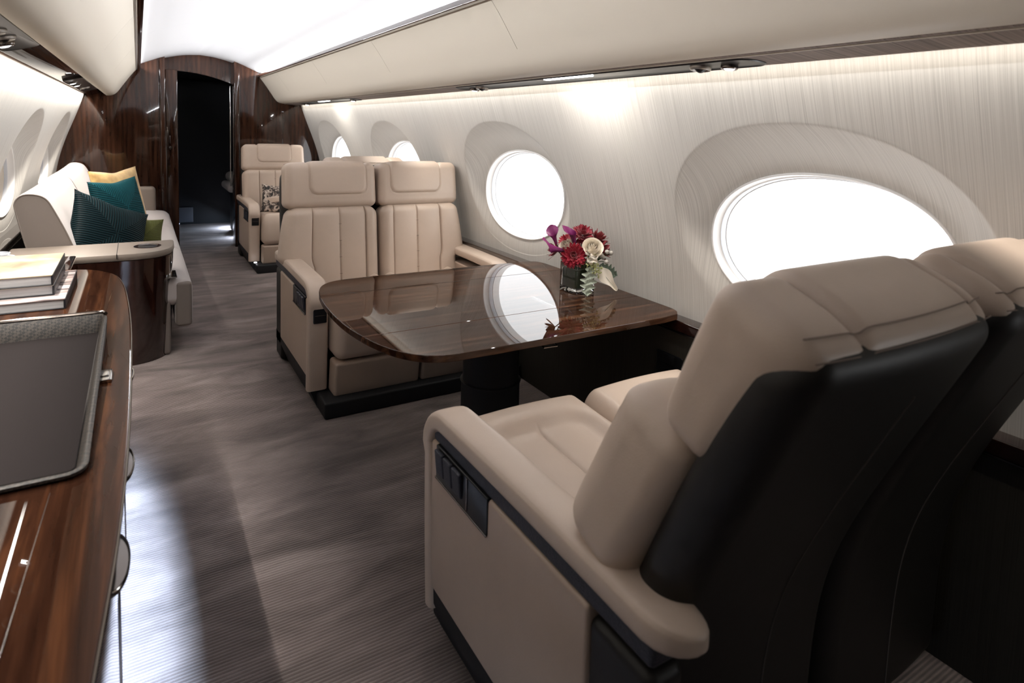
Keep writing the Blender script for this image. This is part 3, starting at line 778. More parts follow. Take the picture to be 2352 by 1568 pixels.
        # black shell behind
        def shell(X, nn, bw=bw, bc=bc):
            dx, dz = X[..., 0], X[..., 2]            # dz: -0.46..0.46
            w = dz + 0.0
            zz = 0.550 + w * 1.075
            q_ = (zz - 0.48) / 0.08
            lean = 0.08 * np.log1p(np.exp(np.clip(q_, -20, 20))) * math.tan(phi) * sl - (zb - 0.48) * math.tan(phi) * sl
            cor = np.clip((dz - 0.30) / 0.16, 0, 1)
            bulge = 0.014 * (1 - (dx / bw) ** 2) * (X[..., 1] > 0)
            y = yback + 0.113 + lean + X[..., 1] + bulge
            return np.stack([bc + dx * (1 - 0.03 * cor ** 2), y, zz], -1)
        sh = P(MB().rbox((0, 0, 0), (bw - .003, 0.052, 0.46), 0.048, (16, 1, 40), shell, k=6), 'back_shell', M['black_leather'])
        line = []
        for q in np.linspace(0.36, -0.44, 30):
            pnt = shell(np.array([[cc - bc + 0.012, 0.052, q]]), np.array([[0, 1.0, 0]]))[0]; line.append(pnt + np.array([0, 0.0006, 0]))
        P(MB().tube(line, 0.0012, 6), 'shell_seam', M['stitch'], sh)
    return root

DS = [(0.655, 1.155, 0.935), (1.165, 1.662, 1.385)]
far_seat = make_seat('double_seat', 'cream leather double seat facing the camera behind the walnut table', 'seat', None,
                     2.66, 1, 0.640, DS, (1.612, 1.725), math.radians(6), 0.735)
near_seat = make_seat('double_seat', 'cream leather double seat with black back shells, turned away in the right foreground', 'seat', None,
                      1.53, -1, 0.612, DS, (1.612, 1.725), math.radians(22), 0.790, 0.61, 0.078, 0.66, 1.16, 0.050, 0.10, 0.016)
SS = [(0.840, 1.415, 1.128)]
far_single = make_seat('club_seat', 'cream leather single seat by the dark bulkhead, facing the camera, patterned cushion on it', 'seat', 'single club seats at the far right',
                       5.62, 1, 0.815, SS, (1.36, 1.46), math.radians(8), 0.70)
mid_single = make_seat('club_seat', 'cream leather single seat seen only as a headrest top behind the far double seat', 'seat', 'single club seats at the far right',
                       4.95, -1, 0.99, [(1.03, 1.60, 1.315)], (1.55, 1.64), math.radians(14), 0.74)
MB().lathe([(0, 0), (.012, 0), (.012, -.004), (0, -.005)], (0.86, 5.70, 0.088), 16).build('foot_light', M['lamp'], far_single)

# ------------------------------------------------------------------ table
tb = thing('dining_table', (1.19, 2.08, 0), 'glossy walnut table on a black pedestal between the two double seats', 'table')
TZ, TT = 0.65, 0.022
tl = smooth_curve([(1.60, 1.566), (1.20, 1.566), (0.86, 1.566), (0.735, 1.578), (0.655, 1.640), (0.603, 1.76), (0.573, 1.93), (0.566, 2.10), (0.575, 2.28), (0.600, 2.43), (0.645, 2.525), (0.72, 2.568), (0.86, 2.578), (1.20, 2.576), (1.60, 2.574), (1.685, 2.560), (1.715, 2.52), (1.722, 2.40), (1.722, 2.08), (1.722, 1.72), (1.715, 1.62), (1.682, 1.576)], 6)
def clip_poly(poly, ya, yb):
    out = []
    def cl(pl, y, keep):
        r = []
        for i in range(len(pl)):
            a, b_ = pl[i], pl[(i + 1) % len(pl)]
            ia, ib = keep(a[1], y), keep(b_[1], y)
            if ia: r.append(a)
            if ia != ib:
                q = (y - a[1]) / (b_[1] - a[1]); r.append((a[0] + q * (b_[0] - a[0]), y))
        return r
    pl = [tuple(p) for p in poly]
    pl = cl(pl, ya, lambda v, y: v >= y); pl = cl(pl, yb, lambda v, y: v <= y)
    return pl
def slab(poly, z0, z1, e=0.004):
    p = np.array(poly); c = p.mean(0)
    mb = MB()
    def inset(d):
        q = []
        for i in range(len(p)):
            a, b_, c_ = p[i - 1], p[i], p[(i + 1) % len(p)]
            t1 = b_ - a; t2 = c_ - b_
            t1 = t1 / (np.linalg.norm(t1) + 1e-9); t2 = t2 / (np.linalg.norm(t2) + 1e-9)
            tt = t1 + t2; tt = tt / (np.linalg.norm(tt) + 1e-9)
            nn = np.array([tt[1], -tt[0]])
            q.append(b_ + nn * d * sgn)
        return np.array(q)
    area_ = 0.5 * sum(p[i - 1][0] * p[i][1] - p[i][0] * p[i - 1][1] for i in range(len(p)))
    sgn = -1 if area_ > 0 else 1
    rows = []
    for d, z in ((e, z0), (e * .3, z0 + e * .3), (0, z0 + e), (0, z1 - e), (e * .3, z1 - e * .3), (e, z1)):
        rows.append([(x, y, z) for x, y in inset(d)])
    mb.grid(rows, cv=True)
    for i, r_ in ((0, rows[0]), (1, rows[-1])): mb.add(r_, [tuple(range(len(r_)))])
    return mb
SLAB_ANGLE = 18
for nm, a, b_ in (('near_leaf', 1.0, 1.8285), ('tabletop', 1.8300, 2.3465), ('far_leaf', 2.3480, 3.0)):
    poly = clip_poly(tl[:-1] if np.allclose(tl[0], tl[-1]) else tl, a, b_)
    slab(poly, TZ - TT, TZ, 0.0035 if nm == 'x' else 0.002).build(nm, M['walnut_table'], tb, angle=SLAB_ANGLE)
slab(clip_poly(tl, 1.66, 2.50), TZ - TT - 0.012, TZ - TT - 0.0005, 0.003).xf(lambda V: np.c_[1.17 + (V[:, 0] - 1.17) * 0.93, V[:, 1:]]).build('under_frame', M['black_matte'], tb)
MB().lathe([(0.0, 0.0), (0.20, 0.0), (0.20, 0.012), (0.125, 0.022), (0.118, 0.03), (0.118, 0.30), (0.122, 0.302), (0.122, 0.306), (0.112, 0.308), (0.112, TZ - TT - 0.013), (0, TZ - TT - 0.013)], (1.20, 2.10, 0), 48).build('pedestal', M['black_matte'], tb)
MB().tube([(1.10, 1.62, 0.625), (1.10, 1.585, 0.612), (1.15, 1.585, 0.610), (1.15, 1.62, 0.625)], 0.003, 6).build('leaf_latch', M['dark_chrome'], tb)

# ------------------------------------------------------------------ flowers in a vase
VX, VY = 1.545, 2.005
vs = thing('glass_vase', (VX, VY, TZ), 'square clear glass vase lined with a dark green leaf, on the walnut table', 'vase')
vrot = math.radians(4)
def rotz(V, a=vrot):
    x, y = V[:, 0] - VX, V[:, 1] - VY
    return np.c_[VX + x * math.cos(a) - y * math.sin(a), VY + x * math.sin(a) + y * math.cos(a), V[:, 2]]
hwv = 0.052
gl = MB()
def sq(h, z, r=0.006): return [(VX + a, VY + b_, z) for a, b_ in rr2(h, h, r, 3)]
gl.loft([sq(hwv - .004, TZ + .0005), sq(hwv, TZ + .004), sq(hwv, TZ + .118), sq(hwv - .0015, TZ + .121), sq(hwv - .0045, TZ + .121), sq(hwv - .006, TZ + .118), sq(hwv - .006, TZ + .022), sq(hwv - .009, TZ + .019)])
gl.xf(rotz).build('vase_glass', M['glass'], vs)
MB().loft([sq(hwv - .0085, TZ + .020), sq(hwv - .0085, TZ + .095), sq(hwv - .012, TZ + .0955), sq(hwv - .012, TZ + .024)], caps=False).add(np.array(sq(hwv - .0085, TZ + .0202)), [tuple(range(16))]).xf(rotz).build('leaf_lining', M['leafwrap'], vs)

def flower(nm, loc, label, cat, group=None): return thing(nm, loc, label, cat, group)
def stem_to(c, root):
    p0 = np.array([VX + (c[0] - VX) * 0.3, VY + (c[1] - VY) * 0.3, TZ + 0.04])
    m1 = np.array([VX + (c[0] - VX) * 0.5, VY + (c[1] - VY) * 0.5, TZ + 0.115])
    path = smooth_curve([p0, m1, np.array(c)], 5)
    return MB().tube(path, 0.0022, 6).build('stem', M['stem'], root)
def basis(d):
    d = np.array(d, float); d /= np.linalg.norm(d)
    a = np.cross(d, [0, 0, 1.0]) if abs(d[2]) < 0.9 else np.cross(d, [1.0, 0, 0])
    a /= np.linalg.norm(a); return a, np.cross(d, a), d
def petal(mb, c, d, up, L, Wd, cup=0.25, point=0.6, n=6):
    """a cupped petal from c along d, face towards up"""
    d = np.array(d, float) / np.linalg.norm(d); s_ = np.cross(up, d); s_ /= np.linalg.norm(s_) + 1e-9
    u = np.cross(d, s_)
    rows = []
    for i in range(n + 1):
        q = i / n
        w = Wd * (math.sin(PI * min(1, q * 0.94 + 0.06)) ** point) * (0.35 + 0.65 * min(1, q * 1.6))
        rows.append([np.array(c) + d * L * q + s_ * w * k + u * (cup * L * q * q + 0.5 * cup * Wd * k * k * 2) for k in (-1, -.5, 0, .5, 1)])
    mb.grid(rows)
def dahlia(c, d, R_, m, label):
    r = flower('dahlia', tuple(c), label, 'flower', 'burgundy dahlias in the vase')
    a, b_, d = basis(d); mb = MB()
    for lay, (el, L, cnt) in enumerate(((-18, 1.0, 17), (4, 1.0, 17), (22, .92, 15), (40, .8, 13), (58, .62, 10), (76, .45, 7))):
        for k in range(cnt):
            an = 2 * PI * (k + 0.5 * (lay % 2)) / cnt + rng.normal(0, .06); e = math.radians(el + rng.normal(0, 5))
            dirv = (a * math.cos(an) + b_ * math.sin(an)) * math.cos(e) + d * math.sin(e)
            petal(mb, np.array(c) - d * R_ * 0.25 + dirv * R_ * 0.12, dirv, d + 0.01, R_ * L * 0.95, R_ * 0.16, 0.16, 0.7, 5)
    mb.build('petals', m, r, weld=False); stem_to(np.array(c) - d * R_ * 0.4, r)
def rose(c, d, R_, label):
    r = flower('rose', tuple(c), label, 'flower', 'white roses in the vase')
    a, b_, d = basis(d); mb = MB()
    for lay in range(5):
        cnt = (3, 3, 4, 5, 5)[lay]; rad = R_ * (0.16, 0.36, 0.58, 0.80, 1.0)[lay]; H_ = R_ * (1.62, 1.52, 1.38, 1.16, 0.90)[lay]
        for k in range(cnt):
            a0 = 2 * PI * k / cnt + lay * 0.7; span = 2 * PI / cnt * 0.78
            rows = []
            for i in range(7):
                q = i / 6; rr_ = rad * (0.55 + 0.55 * q ** 0.7) * (1 - (0.40, 0.30, 0.18, 0.06, -0.10)[lay] * q ** 3)
                row = []
                for j in range(9):
                    p = j / 8 * 2 - 1; an = a0 + p * span
                    hgt = H_ * q * (1 - 0.16 * p * p) - R_ * 0.55
                    row.append(np.array(c) + (a * math.cos(an) + b_ * math.sin(an)) * rr_ * (1 + .05 * p) + d * hgt)
                rows.append(row)
            mb.grid(rows)
    mb.build('petals', M['rose'], r, weld=False); stem_to(np.array(c) - d * R_ * 0.5, r)
def calla(c, d, L, label, spin=0.0):
    r = flower('calla_lily', tuple(c), label, 'flower', 'purple calla lilies in the vase')
    a, b_, d = basis(d); mb = MB(); rows = []
    for i in range(13):
        q = i / 12; row = []
        rad = L * (0.07 + 0.10 * q + 0.22 * max(0, q - .55) ** 1.6 * 2)
        for j in range(17):
            an = spin + (j / 16) * 2 * PI * 1.08
            front = 0.5 + 0.5 * math.cos(an - spin - PI * 1.08)
            top = q * L * (0.55 + 0.5 * front ** 1.4) - L * 0.5
            flare = 1 + 0.5 * (q ** 3) * front
            tipin = 1 - 0.55 * (q ** 4) * front ** 5
            row.append(np.array(c) + (a * math.cos(an) + b_ * math.sin(an)) * rad * flare * tipin + d * top + (a * math.cos(spin + PI * 1.08) + b_ * math.sin(spin + PI * 1.08)) * L * .12 * q ** 3)
        rows.append(row)
    mb.grid(rows); mb.build('spathe', M['calla'], r, weld=False); stem_to(np.array(c) - d * L * 0.48, r)
def lobed_leaf(c, d, up, L, Wd, m, label, droop=0.3, lobes=5):
    r = flower('silver_leaf', tuple(c), label, 'leaf', 'silver leaves drooping over the vase')
    d = np.array(d, float) / np.linalg.norm(d); up = np.array(up, float); s_ = np.cross(up, d); s_ /= np.linalg.norm(s_); u = np.cross(d, s_)
    rows = []
    for i in range(41):
        q = i / 40
        w = Wd * (math.sin(PI * min(1, q * 0.92 + 0.08)) ** 0.6) * (0.72 + 0.28 * math.sin(q * lobes * 2 * PI))
        rows.append([np.array(c) + d * L * q + s_ * w * k + u * (-droop * L * q * q + 0.15 * Wd * k * k + 0.004 * math.sin(q * lobes * 2 * PI + 3 * k)) + d * (0.18 * Wd * abs(k)) for k in (-1, -.66, -.33, 0, .33, .66, 1)])
    lf = MB().grid(rows).build('blade', m, r, weld=False)
    MB().tube([np.array(c) + d * L * q + u * (-droop * L * q * q + .001) for q in np.linspace(0, .95, 12)], np.linspace(.0018, .0006, 12), 6).build('midrib', M['miller'], r)
def bracts(c, d, L, cnt, label):
    r = flower('red_bract_flower', tuple(c), label, 'flower', 'dusky red bract flowers in the vase')
    a, b_, d = basis(d); mb = MB()
    for lay, el in enumerate((25, 48, 70)):
        for k in range(cnt - lay * 2):
            an = 2 * PI * k / (cnt - lay * 2) + lay * .5; e = math.radians(el)
            dv = (a * math.cos(an) + b_ * math.sin(an)) * math.cos(e) + d * math.sin(e)
            petal(mb, np.array(c), dv, d, L * (1 - .1 * lay), L * 0.17, 0.12, 0.8, 6)
    mb.build('bracts', M['bract'], r, weld=False); stem_to(np.array(c), r)
# image-plane helpers for the bouquet: ru = to the right in the photo, fw = away from the camera
ru = np.array([0.86, -0.51, 0.0]); fw = np.array([0.51, 0.86, 0.0]); zz = np.array([0, 0, 1.0])
VC = np.array([VX, VY, TZ + 0.12])
def bq(r_, h_, f_=0.0): return VC + ru * r_ + zz * h_ + fw * f_
dahlia(bq(-0.024, 0.036, -0.050), -fw + 0.25 * zz - .15 * ru, 0.053, M['dahlia'], 'large burgundy dahlia at the front of the vase')
dahlia(bq(0.018, 0.120, 0.01), zz * 0.8 - fw * 0.6 + .1 * ru, 0.048, M['dahlia_dk'], 'dark crimson dahlia at the top of the bouquet')
dahlia(bq(-0.052, 0.085, 0.02), zz * 0.8 - fw * 0.5 - .5 * ru, 0.036, M['dahlia'], 'small crimson dahlia behind the calla lilies')
rose(bq(0.052, 0.066, -0.042), -fw * 0.75 + 0.65 * zz + .1 * ru, 0.036, 'open white rose at the right of the front dahlia')
rose(bq(-0.045, 0.064, -0.010), -fw * 0.5 + 0.8 * zz - .3 * ru, 0.030, 'half hidden white rose above the front dahlia')
calla(bq(-0.105, 0.108, -0.01), zz * 0.9 - ru * 0.35 - .1 * fw, 0.075, 'upright purple calla lily at the left of the bouquet', 2.2)
calla(bq(-0.030, 0.118, -0.03), zz * 0.85 - ru * 0.25 - fw * .35, 0.098, 'purple calla lily curling over the top of the bouquet', 3.6)
calla(bq(-0.108, 0.058, -0.03), -ru * 0.95 + zz * 0.18 - fw * .2, 0.100, 'purple calla lily pointing left out of the bouquet', 1.0)
bracts(bq(0.072, 0.085, 0.02), ru * 0.6 + zz * 0.75, 0.062, 9, 'dusky red bract flower at the upper right of the bouquet')
bracts(bq(0.080, 0.045, 0.01), ru * 0.95 + zz * 0.15, 0.070, 7, 'dusky red bract flower pointing right out of the bouquet')
bracts(bq(-0.082, 0.040, 0.01), -ru * 0.9 + zz * 0.25, 0.055, 7, 'dusky red bract flower low at the left of the bouquet')
bs_ = flower('berry_sprig', tuple(bq(0.085, 0.03, -0.035)), 'sprig of round grey berries right of the white rose', 'berries')
sp_ = MB(); cc_ = bq(0.066, 0.004, -0.03)
bpos = [bq(0.088, 0.040, -0.05), bq(0.112, 0.052, -0.04), bq(0.130, 0.046, -0.03), bq(0.108, 0.014, -0.055), bq(0.098, 0.028, -0.03)]
for q in bpos: sp_.tube(smooth_curve([cc_, (cc_ + q) / 2 + zz * .004, q], 4), 0.0016, 6)
sp_.build('stem', M['stem'], bs_)
for q in bpos: MB().lathe([(0.0095 * math.sin(a), -0.0095 * math.cos(a)) for a in np.linspace(0.02, PI - .02, 9)], q, 14).build('berry', M['berry'], bs_)
hy_ = flower('green_floret_cluster', tuple(bq(0.06, -0.02, -0.06)), 'pale green floret cluster over the front right rim of the vase', 'flower')
hm = MB()
for k in range(90):
    q = bq(0.062 + rng.normal(0, .012), -0.006 + rng.normal(0, .022) , -0.062 + rng.normal(0, .008)); q = q + ru * (-0.3 * (q[2] - VC[2]))
    hm.lathe([(0.0036 * math.sin(a), -0.0036 * math.cos(a)) for a in np.linspace(0.05, PI - .05, 5)], q, 7)
hm.build('florets', M['hydra'], hy_, weld=False); stem_to(bq(0.05, -0.01, -0.05), hy_)
lobed_leaf(bq(0.045, -0.005, -0.058), -zz * 0.95 - ru * 0.12 - fw * .2, -fw, 0.115, 0.036, M['miller'], 'long lobed silver leaf hanging down the front of the vase', 0.05)
lobed_leaf(bq(0.078, -0.012, -0.045), ru * 0.62 - zz * 0.7 - fw * .1, -fw + .3 * zz, 0.115, 0.032, M['rose'], 'pale cream leaf drooping right over the table', 0.05, 1)
lobed_leaf(bq(0.085, -0.005, -0.025), ru * 0.8 - zz * 0.45, -fw + .4 * zz, 0.085, 0.030, M['miller_dk'], 'grey green lobed leaf behind the cream leaf', 0.15)
lobed_leaf(bq(0.030, 0.012, -0.068), zz * 0.55 + ru * 0.65 - fw * .3, -fw + .2 * zz, 0.050, 0.024, M['rose'], 'small white leaf between the front dahlia and the berries', 0.1, 2)

# ------------------------------------------------------------------ divan on the left
dv = thing('divan', (-0.15, 5.3, 0), 'pale suede divan with wooden end console along the left wall', 'sofa')
def seatpad(y0, y1, nm):
    def d(X, nn):
        up = np.clip(nn[..., 2], 0, 1); x = X[..., 0]; q = np.clip((x - 0.10) / 0.22, 0, 1)
        return np.stack([x, X[..., 1], X[..., 2] + up * 0.012 * (1 - (X[..., 1] / ((y1 - y0) / 2)) ** 2) - up * 0.02 * q ** 2], -1)
    return MB().rbox((-0.095, (y0 + y1) / 2, 0.355), (0.335, (y1 - y0) / 2 - .0015, 0.085), 0.055, (10, 10, 3), d, k=6).build(nm, M['suede'], dv)
for a, b_ in ((3.83, 4.87), (4.87, 5.87), (5.87, 6.88)):
    seatpad(a, b_, 'seat_cushion')
    # front apron rolls down from the seat
    MB().rbox((0.205, (a + b_) / 2, 0.275), (0.045, (b_ - a) / 2 - .0015, 0.135), 0.042, (2, 4, 4), k=5).build('front_apron', M['suede'], dv)
MB().rbox((-0.20, 5.35, 0.15), (0.34, 1.52, 0.15), 0.02).build('base', M['suede_dk'], dv)
MB().rbox((0.205, 3.845, 0.28), (0.040, 0.02, 0.125), 0.018, (2, 1, 2)).build('end_panel', M['suede_dk'], dv)
prof = smooth_curve([(-0.475, 0.42), (-0.520, 0.62), (-0.555, 0.79), (-0.560, 0.85), (-0.530, 0.888), (-0.475, 0.892), (-0.425, 0.868), (-0.388, 0.80), (-0.330, 0.66), (-0.285, 0.52), (-0.270, 0.42)], 6)
def backpad(y0, y1):
    c = prof.mean(0); rows = []
    for f, y in ((0.0, y0 + .003), (.85, y0 + .0015), (.965, y0 + .002), (1.0, y0 + .012), (1.0, y0 + .1)):
        rows.append([(c[0] + (x - c[0]) * max(f, .02), y, c[1] + (z - c[1]) * max(f, .02)) for x, z in prof])
    for q in np.linspace(.2, .8, 6): rows.append([(x + .006 * math.sin(q * PI), y0 + (y1 - y0) * q, z) for x, z in prof])
    for f, y in ((1.0, y1 - .1), (1.0, y1 - .012), (.965, y1 - .002), (.85, y1 - .0015), (0.0, y1 - .003)):
        rows.append([(c[0] + (x - c[0]) * max(f, .02), y, c[1] + (z - c[1]) * max(f, .02)) for x, z in prof])
    o = MB().loft(rows, caps=False).build('back_cushion', M['suede'], dv)
    MB().grid([[(c[0] + (x - c[0]) * f, y0 + .0008, c[1] + (z - c[1]) * f) for x, z in prof] for f in (.3, .6, .955)], cv=True).add([(c[0] + (x - c[0]) * .3, y0 + .0008, c[1] + (z - c[1]) * .3) for x, z in prof], [tuple(range(len(prof)))]).build('end_facing', M['suede_dk'], o)
    MB().tube([(c[0] + (x - c[0]) * .97, y0 + .001, c[1] + (z - c[1]) * .97) for x, z in prof], 0.0035, 6).build('piping', M['suede_dk'], o)
backpad(4.07, 5.40); backpad(5.41, 6.86)
# end console (rounded lacquered body, leather top with cup holder)
cons = [(-0.58, 3.72), (-0.30, 3.715), (-0.06, 3.712), (0.03, 3.725), (0.095, 3.765), (0.140, 3.83), (0.160, 3.93), (0.165, 4.07), (-0.58, 4.07)]
cp = np.vstack([smooth_curve(cons[:8], 6), [cons[8]]])
def cons_sc(p, z):                         # the body narrows towards the floor at the front corner
    q = 1 - z / 0.6; x, y = p
    return (x - 0.02 * q * (x > -0.3), y + 0.03 * q * (y < 3.95), z)
co = MB().loft([[cons_sc(p, z) for p in cp] for z in (0.0, 0.15, 0.30, 0.45, 0.568)]).build('console', M['walnut_dark'], dv, angle=35)
slab([(-0.575 + (x + .575) * 1.005, y) for x, y in clip_poly(cp, 3.70, 4.07)], 0.568, 0.608, 0.014).xf(lambda V: V).build('console_top', M['console_top'], co)
MB().box((-0.105, 3.70, 0.585), (-0.102, 4.07, 0.6092), 0.0008).build('top_seam', M['black_matte'], co)
MB().lathe([(0.060, 0.6082), (0.066, 0.6105), (0.060, 0.6110), (0.053, 0.6092), (0.050, 0.6086), (0.0, 0.6084)], (0.035, 3.90, 0.0), 32).build('cup_holder', M['walnut_dark'], co)
MB().lathe([(0.047, 0.6088), (0.045, 0.6096), (0.0, 0.6094)], (0.035, 3.90, 0.0), 28).build('cup_well', M['black_gloss'], co)
MB().box((0.10, 3.80, 0.44), (0.172, 3.99, 0.4425), 0.001).xf(lambda V: V).build('console_seam', M['dark_chrome'], co)
MB().rbox((0.167, 3.98, 0.27), (0.008, 0.03, 0.055), 0.006).build('recessed_pull', M['black_gloss'], co)
MB().rbox((-0.20, 6.82, 0.52), (0.335, 0.06, 0.145), 0.035, (4, 1, 2)).build('far_arm', M['console_top'], dv)

# cushions
def pillow(name, label, group, c, sz, th, normal, up, m, par=None, dent=0.0):
    n = 34; u = np.linspace(-1, 1, n)
    nv = np.array(normal, float); nv /= np.linalg.norm(nv); upv = np.array(up, float); upv -= nv * upv.dot(nv); upv /= np.linalg.norm(upv); sv = np.cross(upv, nv)
    V = []; UV = []
    for sgn in (1, -1):
        for a in u:
            for b_ in u:
                pinch = 1 - 0.07 * (1 - a * a) * (abs(b_) ** 3) - 0.0
                px, pz = a * (1 - 0.09 * (1 - b_ * b_) ** 1 * abs(a) ** 2), b_ * (1 - 0.09 * (1 - a * a) * abs(b_) ** 2)
                h_ = (max(0, 1 - a ** 2) * max(0, 1 - b_ ** 2)) ** 0.42
                dn_ = dent * math.exp(-(a / .35) ** 2) * max(0, b_) ** 1.5
                V.append(np.array(c) + sv * px * sz + upv * (pz - dn_) * sz + nv * sgn * th * h_ * (1 + .12 * math.sin(3 * a + b_ * 2)))
                UV.append((a * .5 + .5, b_ * .5 + .5))
    F = []
    for k in range(2):
        for i in range(n - 1):
            for j in range(n - 1):
                q = k * n * n + i * n + j; F.append((q, q + 1, q + n + 1, q + n))
    mb = MB().add(V, F)
    o = mb.build(name, m, par, uv=UV, angle=70)
    if par is None: tag(o, label, 'cushion', group)
    return o
pillow('throw_cushion', 'bright teal ribbed velvet cushion leaning in front of the gold one', 'cushions on the divan', (-0.125, 5.30, 0.645), 0.225, 0.075, (0.75, -0.62, 0.22), (-0.16, 0.10, 1), M['teal'], dent=0.05)
pillow('throw_cushion', 'gold satin cushion mostly hidden behind the bright teal one', 'cushions on the divan', (-0.13, 5.58, 0.690), 0.235, 0.065, (0.75, -0.62, 0.2), (-0.14, 0.08, 1), M['gold'], dent=0.06)
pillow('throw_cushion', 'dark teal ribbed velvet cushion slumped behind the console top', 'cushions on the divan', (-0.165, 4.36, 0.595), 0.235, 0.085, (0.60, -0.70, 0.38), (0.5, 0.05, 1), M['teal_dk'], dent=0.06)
pillow('throw_cushion', 'olive green ribbed cushion peeking out behind the dark teal one', 'cushions on the divan', (0.0, 4.58, 0.54), 0.135, 0.055, (0.25, -0.90, 0.35), (0.1, 0.2, 1), M['olive'])

# patterned cushion on the far single seat
pc = thing('patterned_cushion', (1.06, 6.0, 0.5), 'black and cream floral cushion with a beige band on the far single seat', 'cushion')
pillow('cover', '', None, (1.09, 6.02, 0.60), 0.135, 0.05, (0.1, -0.9, 0.3), (0.12, 0.3, 1), M['floral'], pc)
MB().rbox((1.09, 5.972, 0.606), (0.105, 0.010, 0.026), 0.009, (4, 1, 2), lambda X, n_: np.stack([X[..., 0], X[..., 1] + 1.6 * X[..., 0] ** 2 + .12 * X[..., 2], X[..., 2] + .12 * X[..., 0]], -1)).build('band', M['cream'], pc)

# ------------------------------------------------------------------ sideboard in the left foreground
sb = thing('sideboard', (-0.32, 1.2, 0), 'glossy walnut sideboard with half-moon pulls in the left foreground', 'sideboard')
edge = smooth_curve([(-0.16, -0.60), (-0.105, 0.0), (-0.072, 0.50), (-0.052, 0.80), (-0.036, 1.05), (-0.027, 1.35), (-0.025, 1.75), (-0.029, 2.18), (-0.042, 2.50), (-0.056, 2.70), (-0.085, 2.88), (-0.150, 3.00), (-0.24, 3.055), (-0.34, 3.07)], 6)
SZ_ = 0.68
top_poly = [tuple(p) for p in edge] + [(-0.62, 3.07), (-0.62, -0.60)]
slab(top_poly, SZ_ - 0.03, SZ_, 0.003).build('top', M['walnut_side'], sb, angle=SLAB_ANGLE)
MB().tube([(x + 0.001, y, SZ_ - 0.004) for x, y in edge], 0.0022, 6).build('edge_trim', M['dark_chrome'], sb)
MB().box((-0.0665, -0.5, SZ_ - .0005), (-0.0655, 2.62, SZ_ + .0006), 0.0002).xf(lambda V: np.c_[V[:, 0] + np.interp(V[:, 1], edge[:, 1], edge[:, 0]) + .026, V[:, 1:]]).build('veneer_line', M['walnut_dark'], sb)
body = [(x - 0.020, y - 0.02 * (y > 2.9)) for x, y in edge] + [(-0.60, 3.05), (-0.60, -0.60)]
slab(body, 0.20, SZ_ - 0.031, 0.004).build('body', M['walnut_dark'], sb, angle=50)
slab([(x - 0.11 if x > -0.35 else x, y - 0.08 * (y > 2.8)) for x, y in edge] + [(-0.58, 2.97), (-0.58, -0.60)], 0.0, 0.20, 0.002).build('toe_kick', M['black_matte'], sb)
lipc = [(x - 0.021, y) for x, y in edge if y < 2.9]
MB().loft([[(x, y, 0.148), (x, y, 0.205), (x - 0.010, y, 0.205), (x - 0.010, y, 0.148)] for x, y in lipc]).build('light_lip', M['walnut_dark'], sb)
for yc in (0.45, 1.215, 1.572, 2.14):
    xe = float(np.interp(yc, edge[:, 1], edge[:, 0])) - 0.020
    pts = [(xe - .004, yc - .085), (xe - .004, yc + .085)] + [(xe + 0.026 * math.sin(a), yc + .085 * math.cos(a)) for a in np.linspace(0.05, PI - .05, 20)]
    pl = slab(pts, 0.525, 0.533, 0.002).build('drawer_pull', M['dark_chrome'], sb)
    MB().tube([(xe + 0.025 * math.sin(a), yc + .083 * math.cos(a), 0.534) for a in np.linspace(0.05, PI - .05, 20)], 0.0016, 6).build('pull_rim', M['chrome'], pl)
for yd in (0.85, 1.39, 1.85, 2.40):
    xe = float(np.interp(yd, edge[:, 1], edge[:, 0])) - 0.020
    MB().box((xe - .01, yd - .002, 0.16), (xe + .0012, yd + .002, SZ_ - .033), 0.0006).build('drawer_gap', M['dark_chrome'], sb)
tag(MB().box((-0.098, 1.690, SZ_ + .0005), (-0.062, 1.760, SZ_ + .010), 0.003).box((-0.090, 1.708, SZ_ + .009), (-0.068, 1.742, SZ_ + .014), 0.002).build('chrome_catch', M['chrome']), 'small chrome catch lying on the sideboard edge beside the tray', 'catch')

# serving tray
ty = thing('serving_tray', (-0.34, 1.65, SZ_), 'large dark woven leather tray with a chrome rim on the sideboard', 'tray')
tx0, tx1, ty0, ty1 = -0.62, -0.084, 1.245, 2.105
c_ = ((tx0 + tx1) / 2, (ty0 + ty1) / 2); hw_, hl_ = (tx1 - tx0) / 2, (ty1 - ty0) / 2
def tr_ring(d, z, r=0.035): return [(c_[0] + a, c_[1] + b_, z) for a, b_ in rr2(hw_ - d, hl_ - d, max(r - d, .01), 6)]
MB().loft([tr_ring(.014, SZ_ + .001), tr_ring(.002, SZ_ + .006), tr_ring(0, SZ_ + .040), tr_ring(.005, SZ_ + .043), tr_ring(.010, SZ_ + .040), tr_ring(.020, SZ_ + .010), tr_ring(.022, SZ_ + .0085)]).xf(lambda V: np.c_[V[:, :2], SZ_ + (V[:, 2] - SZ_) * np.interp(V[:, 1], [ty0, ty0 + .12, ty1 - .25, ty1], [0.30, 0.55, 1.0, 1.42]) * (V[:, 2] > SZ_ + .0095) + (V[:, 2] - SZ_) * (V[:, 2] <= SZ_ + .0095)]).build('rim', M['weave'], ty)
MB().add(np.array(tr_ring(.0205, SZ_ + .0095)), [tuple(range(28))]).build('lining', M['tray_mat'], ty, smooth=False)
MB().tube([(tx0, ty1 - .003, SZ_ + .0625), (-0.2, ty1 - .003, SZ_ + .0625), (tx1 - .03, ty1 - .003, SZ_ + .0625), (tx1 - .010, ty1 - .008, SZ_ + .0625), (tx1 - .004, ty1 - .025, SZ_ + .0625)], 0.0055, 8).build('rim_bar', M['dark_chrome'], ty)

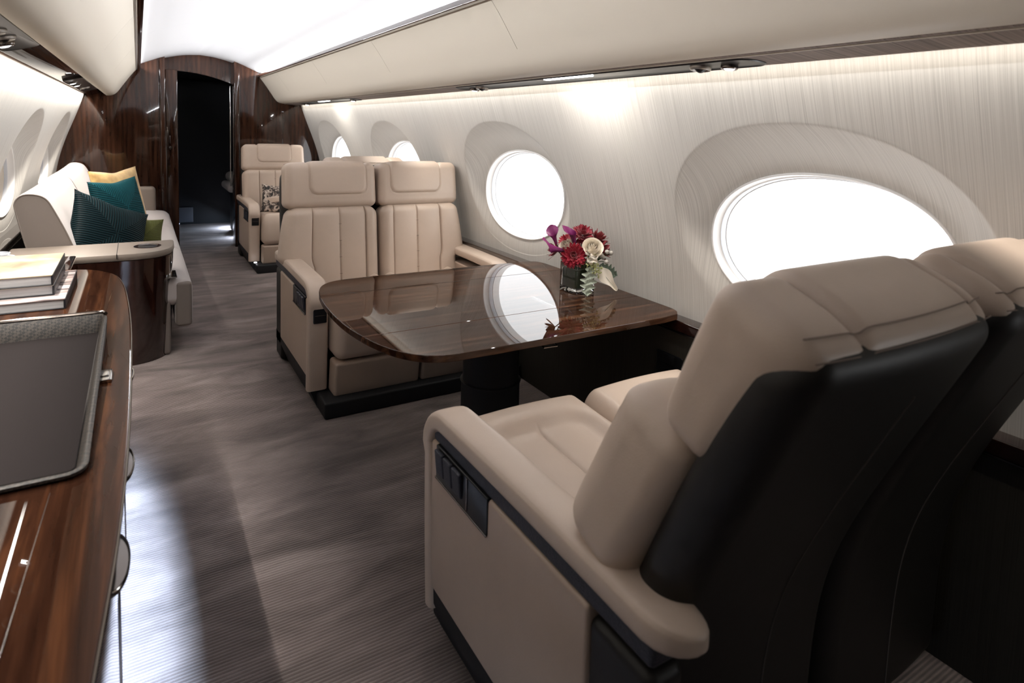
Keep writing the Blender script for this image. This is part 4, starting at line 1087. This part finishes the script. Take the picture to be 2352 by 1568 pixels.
# books
def book(label, x1, ya, yb, z0, z1, x0, cover, rot=0.0):
    r = thing('book', ((x0 + x1) / 2, (ya + yb) / 2, z0), label, 'book', 'stacked books on the sideboard')
    cx, cy = (x0 + x1) / 2, (ya + yb) / 2
    def rt(V):
        x, y = V[:, 0] - cx, V[:, 1] - cy
        return np.c_[cx + x * math.cos(rot) - y * math.sin(rot), cy + x * math.sin(rot) + y * math.cos(rot), V[:, 2]]
    MB().box((x0 + .004, ya + .006, z0 + .003), (x1 - .004, yb - .006, z1 - .003), 0.001).xf(rt).build('pages', M['page'], r)
    MB().box((x0, ya, z1 - .0035), (x1, yb, z1), 0.001).xf(rt).build('front_cover', cover, r)
    MB().box((x0, ya, z0 + .0003), (x1, yb, z0 + .0035), 0.001).xf(rt).build('back_cover', M['ink'], r)
    MB().rbox((x1 - .001, (ya + yb) / 2, (z0 + z1) / 2), (0.003, (yb - ya) / 2, (z1 - z0) / 2 - .0004), 0.0025).xf(rt).build('spine', M['ink'], r)
book('wide silver-jacketed book at the bottom of the sideboard stack', -0.212, 2.425, 2.875, 0.680, 0.714, -0.62, M['book3'])
book('middle book of the stack, black spine and cream jacket edge', -0.246, 2.485, 2.84, 0.7142, 0.749, -0.60, M['book2'])
book('top book of the stack with a red flower on its pale jacket', -0.248, 2.475, 2.868, 0.7492, 0.785, -0.60, M['book1'])
mg = thing('white_handled_cup', (-0.505, 3.45, 0.0), 'pale grey cup with a white loop handle behind the books', 'cup')
mg.location = (-0.51, 3.40, 0.62)
MB().lathe([(0, 0.622), (.034, .622), (.040, .63), (.043, .70), (.040, .702), (.036, .64), (0, .635)], (-0.53, 3.42, 0), 28).build('bowl', M['grey_trim'], mg)
MB().tube(smooth_curve([(-0.492, 3.40, .692), (-0.470, 3.385, .690), (-0.462, 3.38, .668), (-0.474, 3.387, .648), (-0.494, 3.40, .644)], 5), 0.004, 8).build('handle', M['white_trim'], mg)
tag(MB().rbox((-0.43, 3.40, 0.31), (0.16, 0.29, 0.31), 0.01).build('side_cabinet', M['walnut_dark']), 'low dark cabinet between the sideboard and the divan console', 'cabinet')
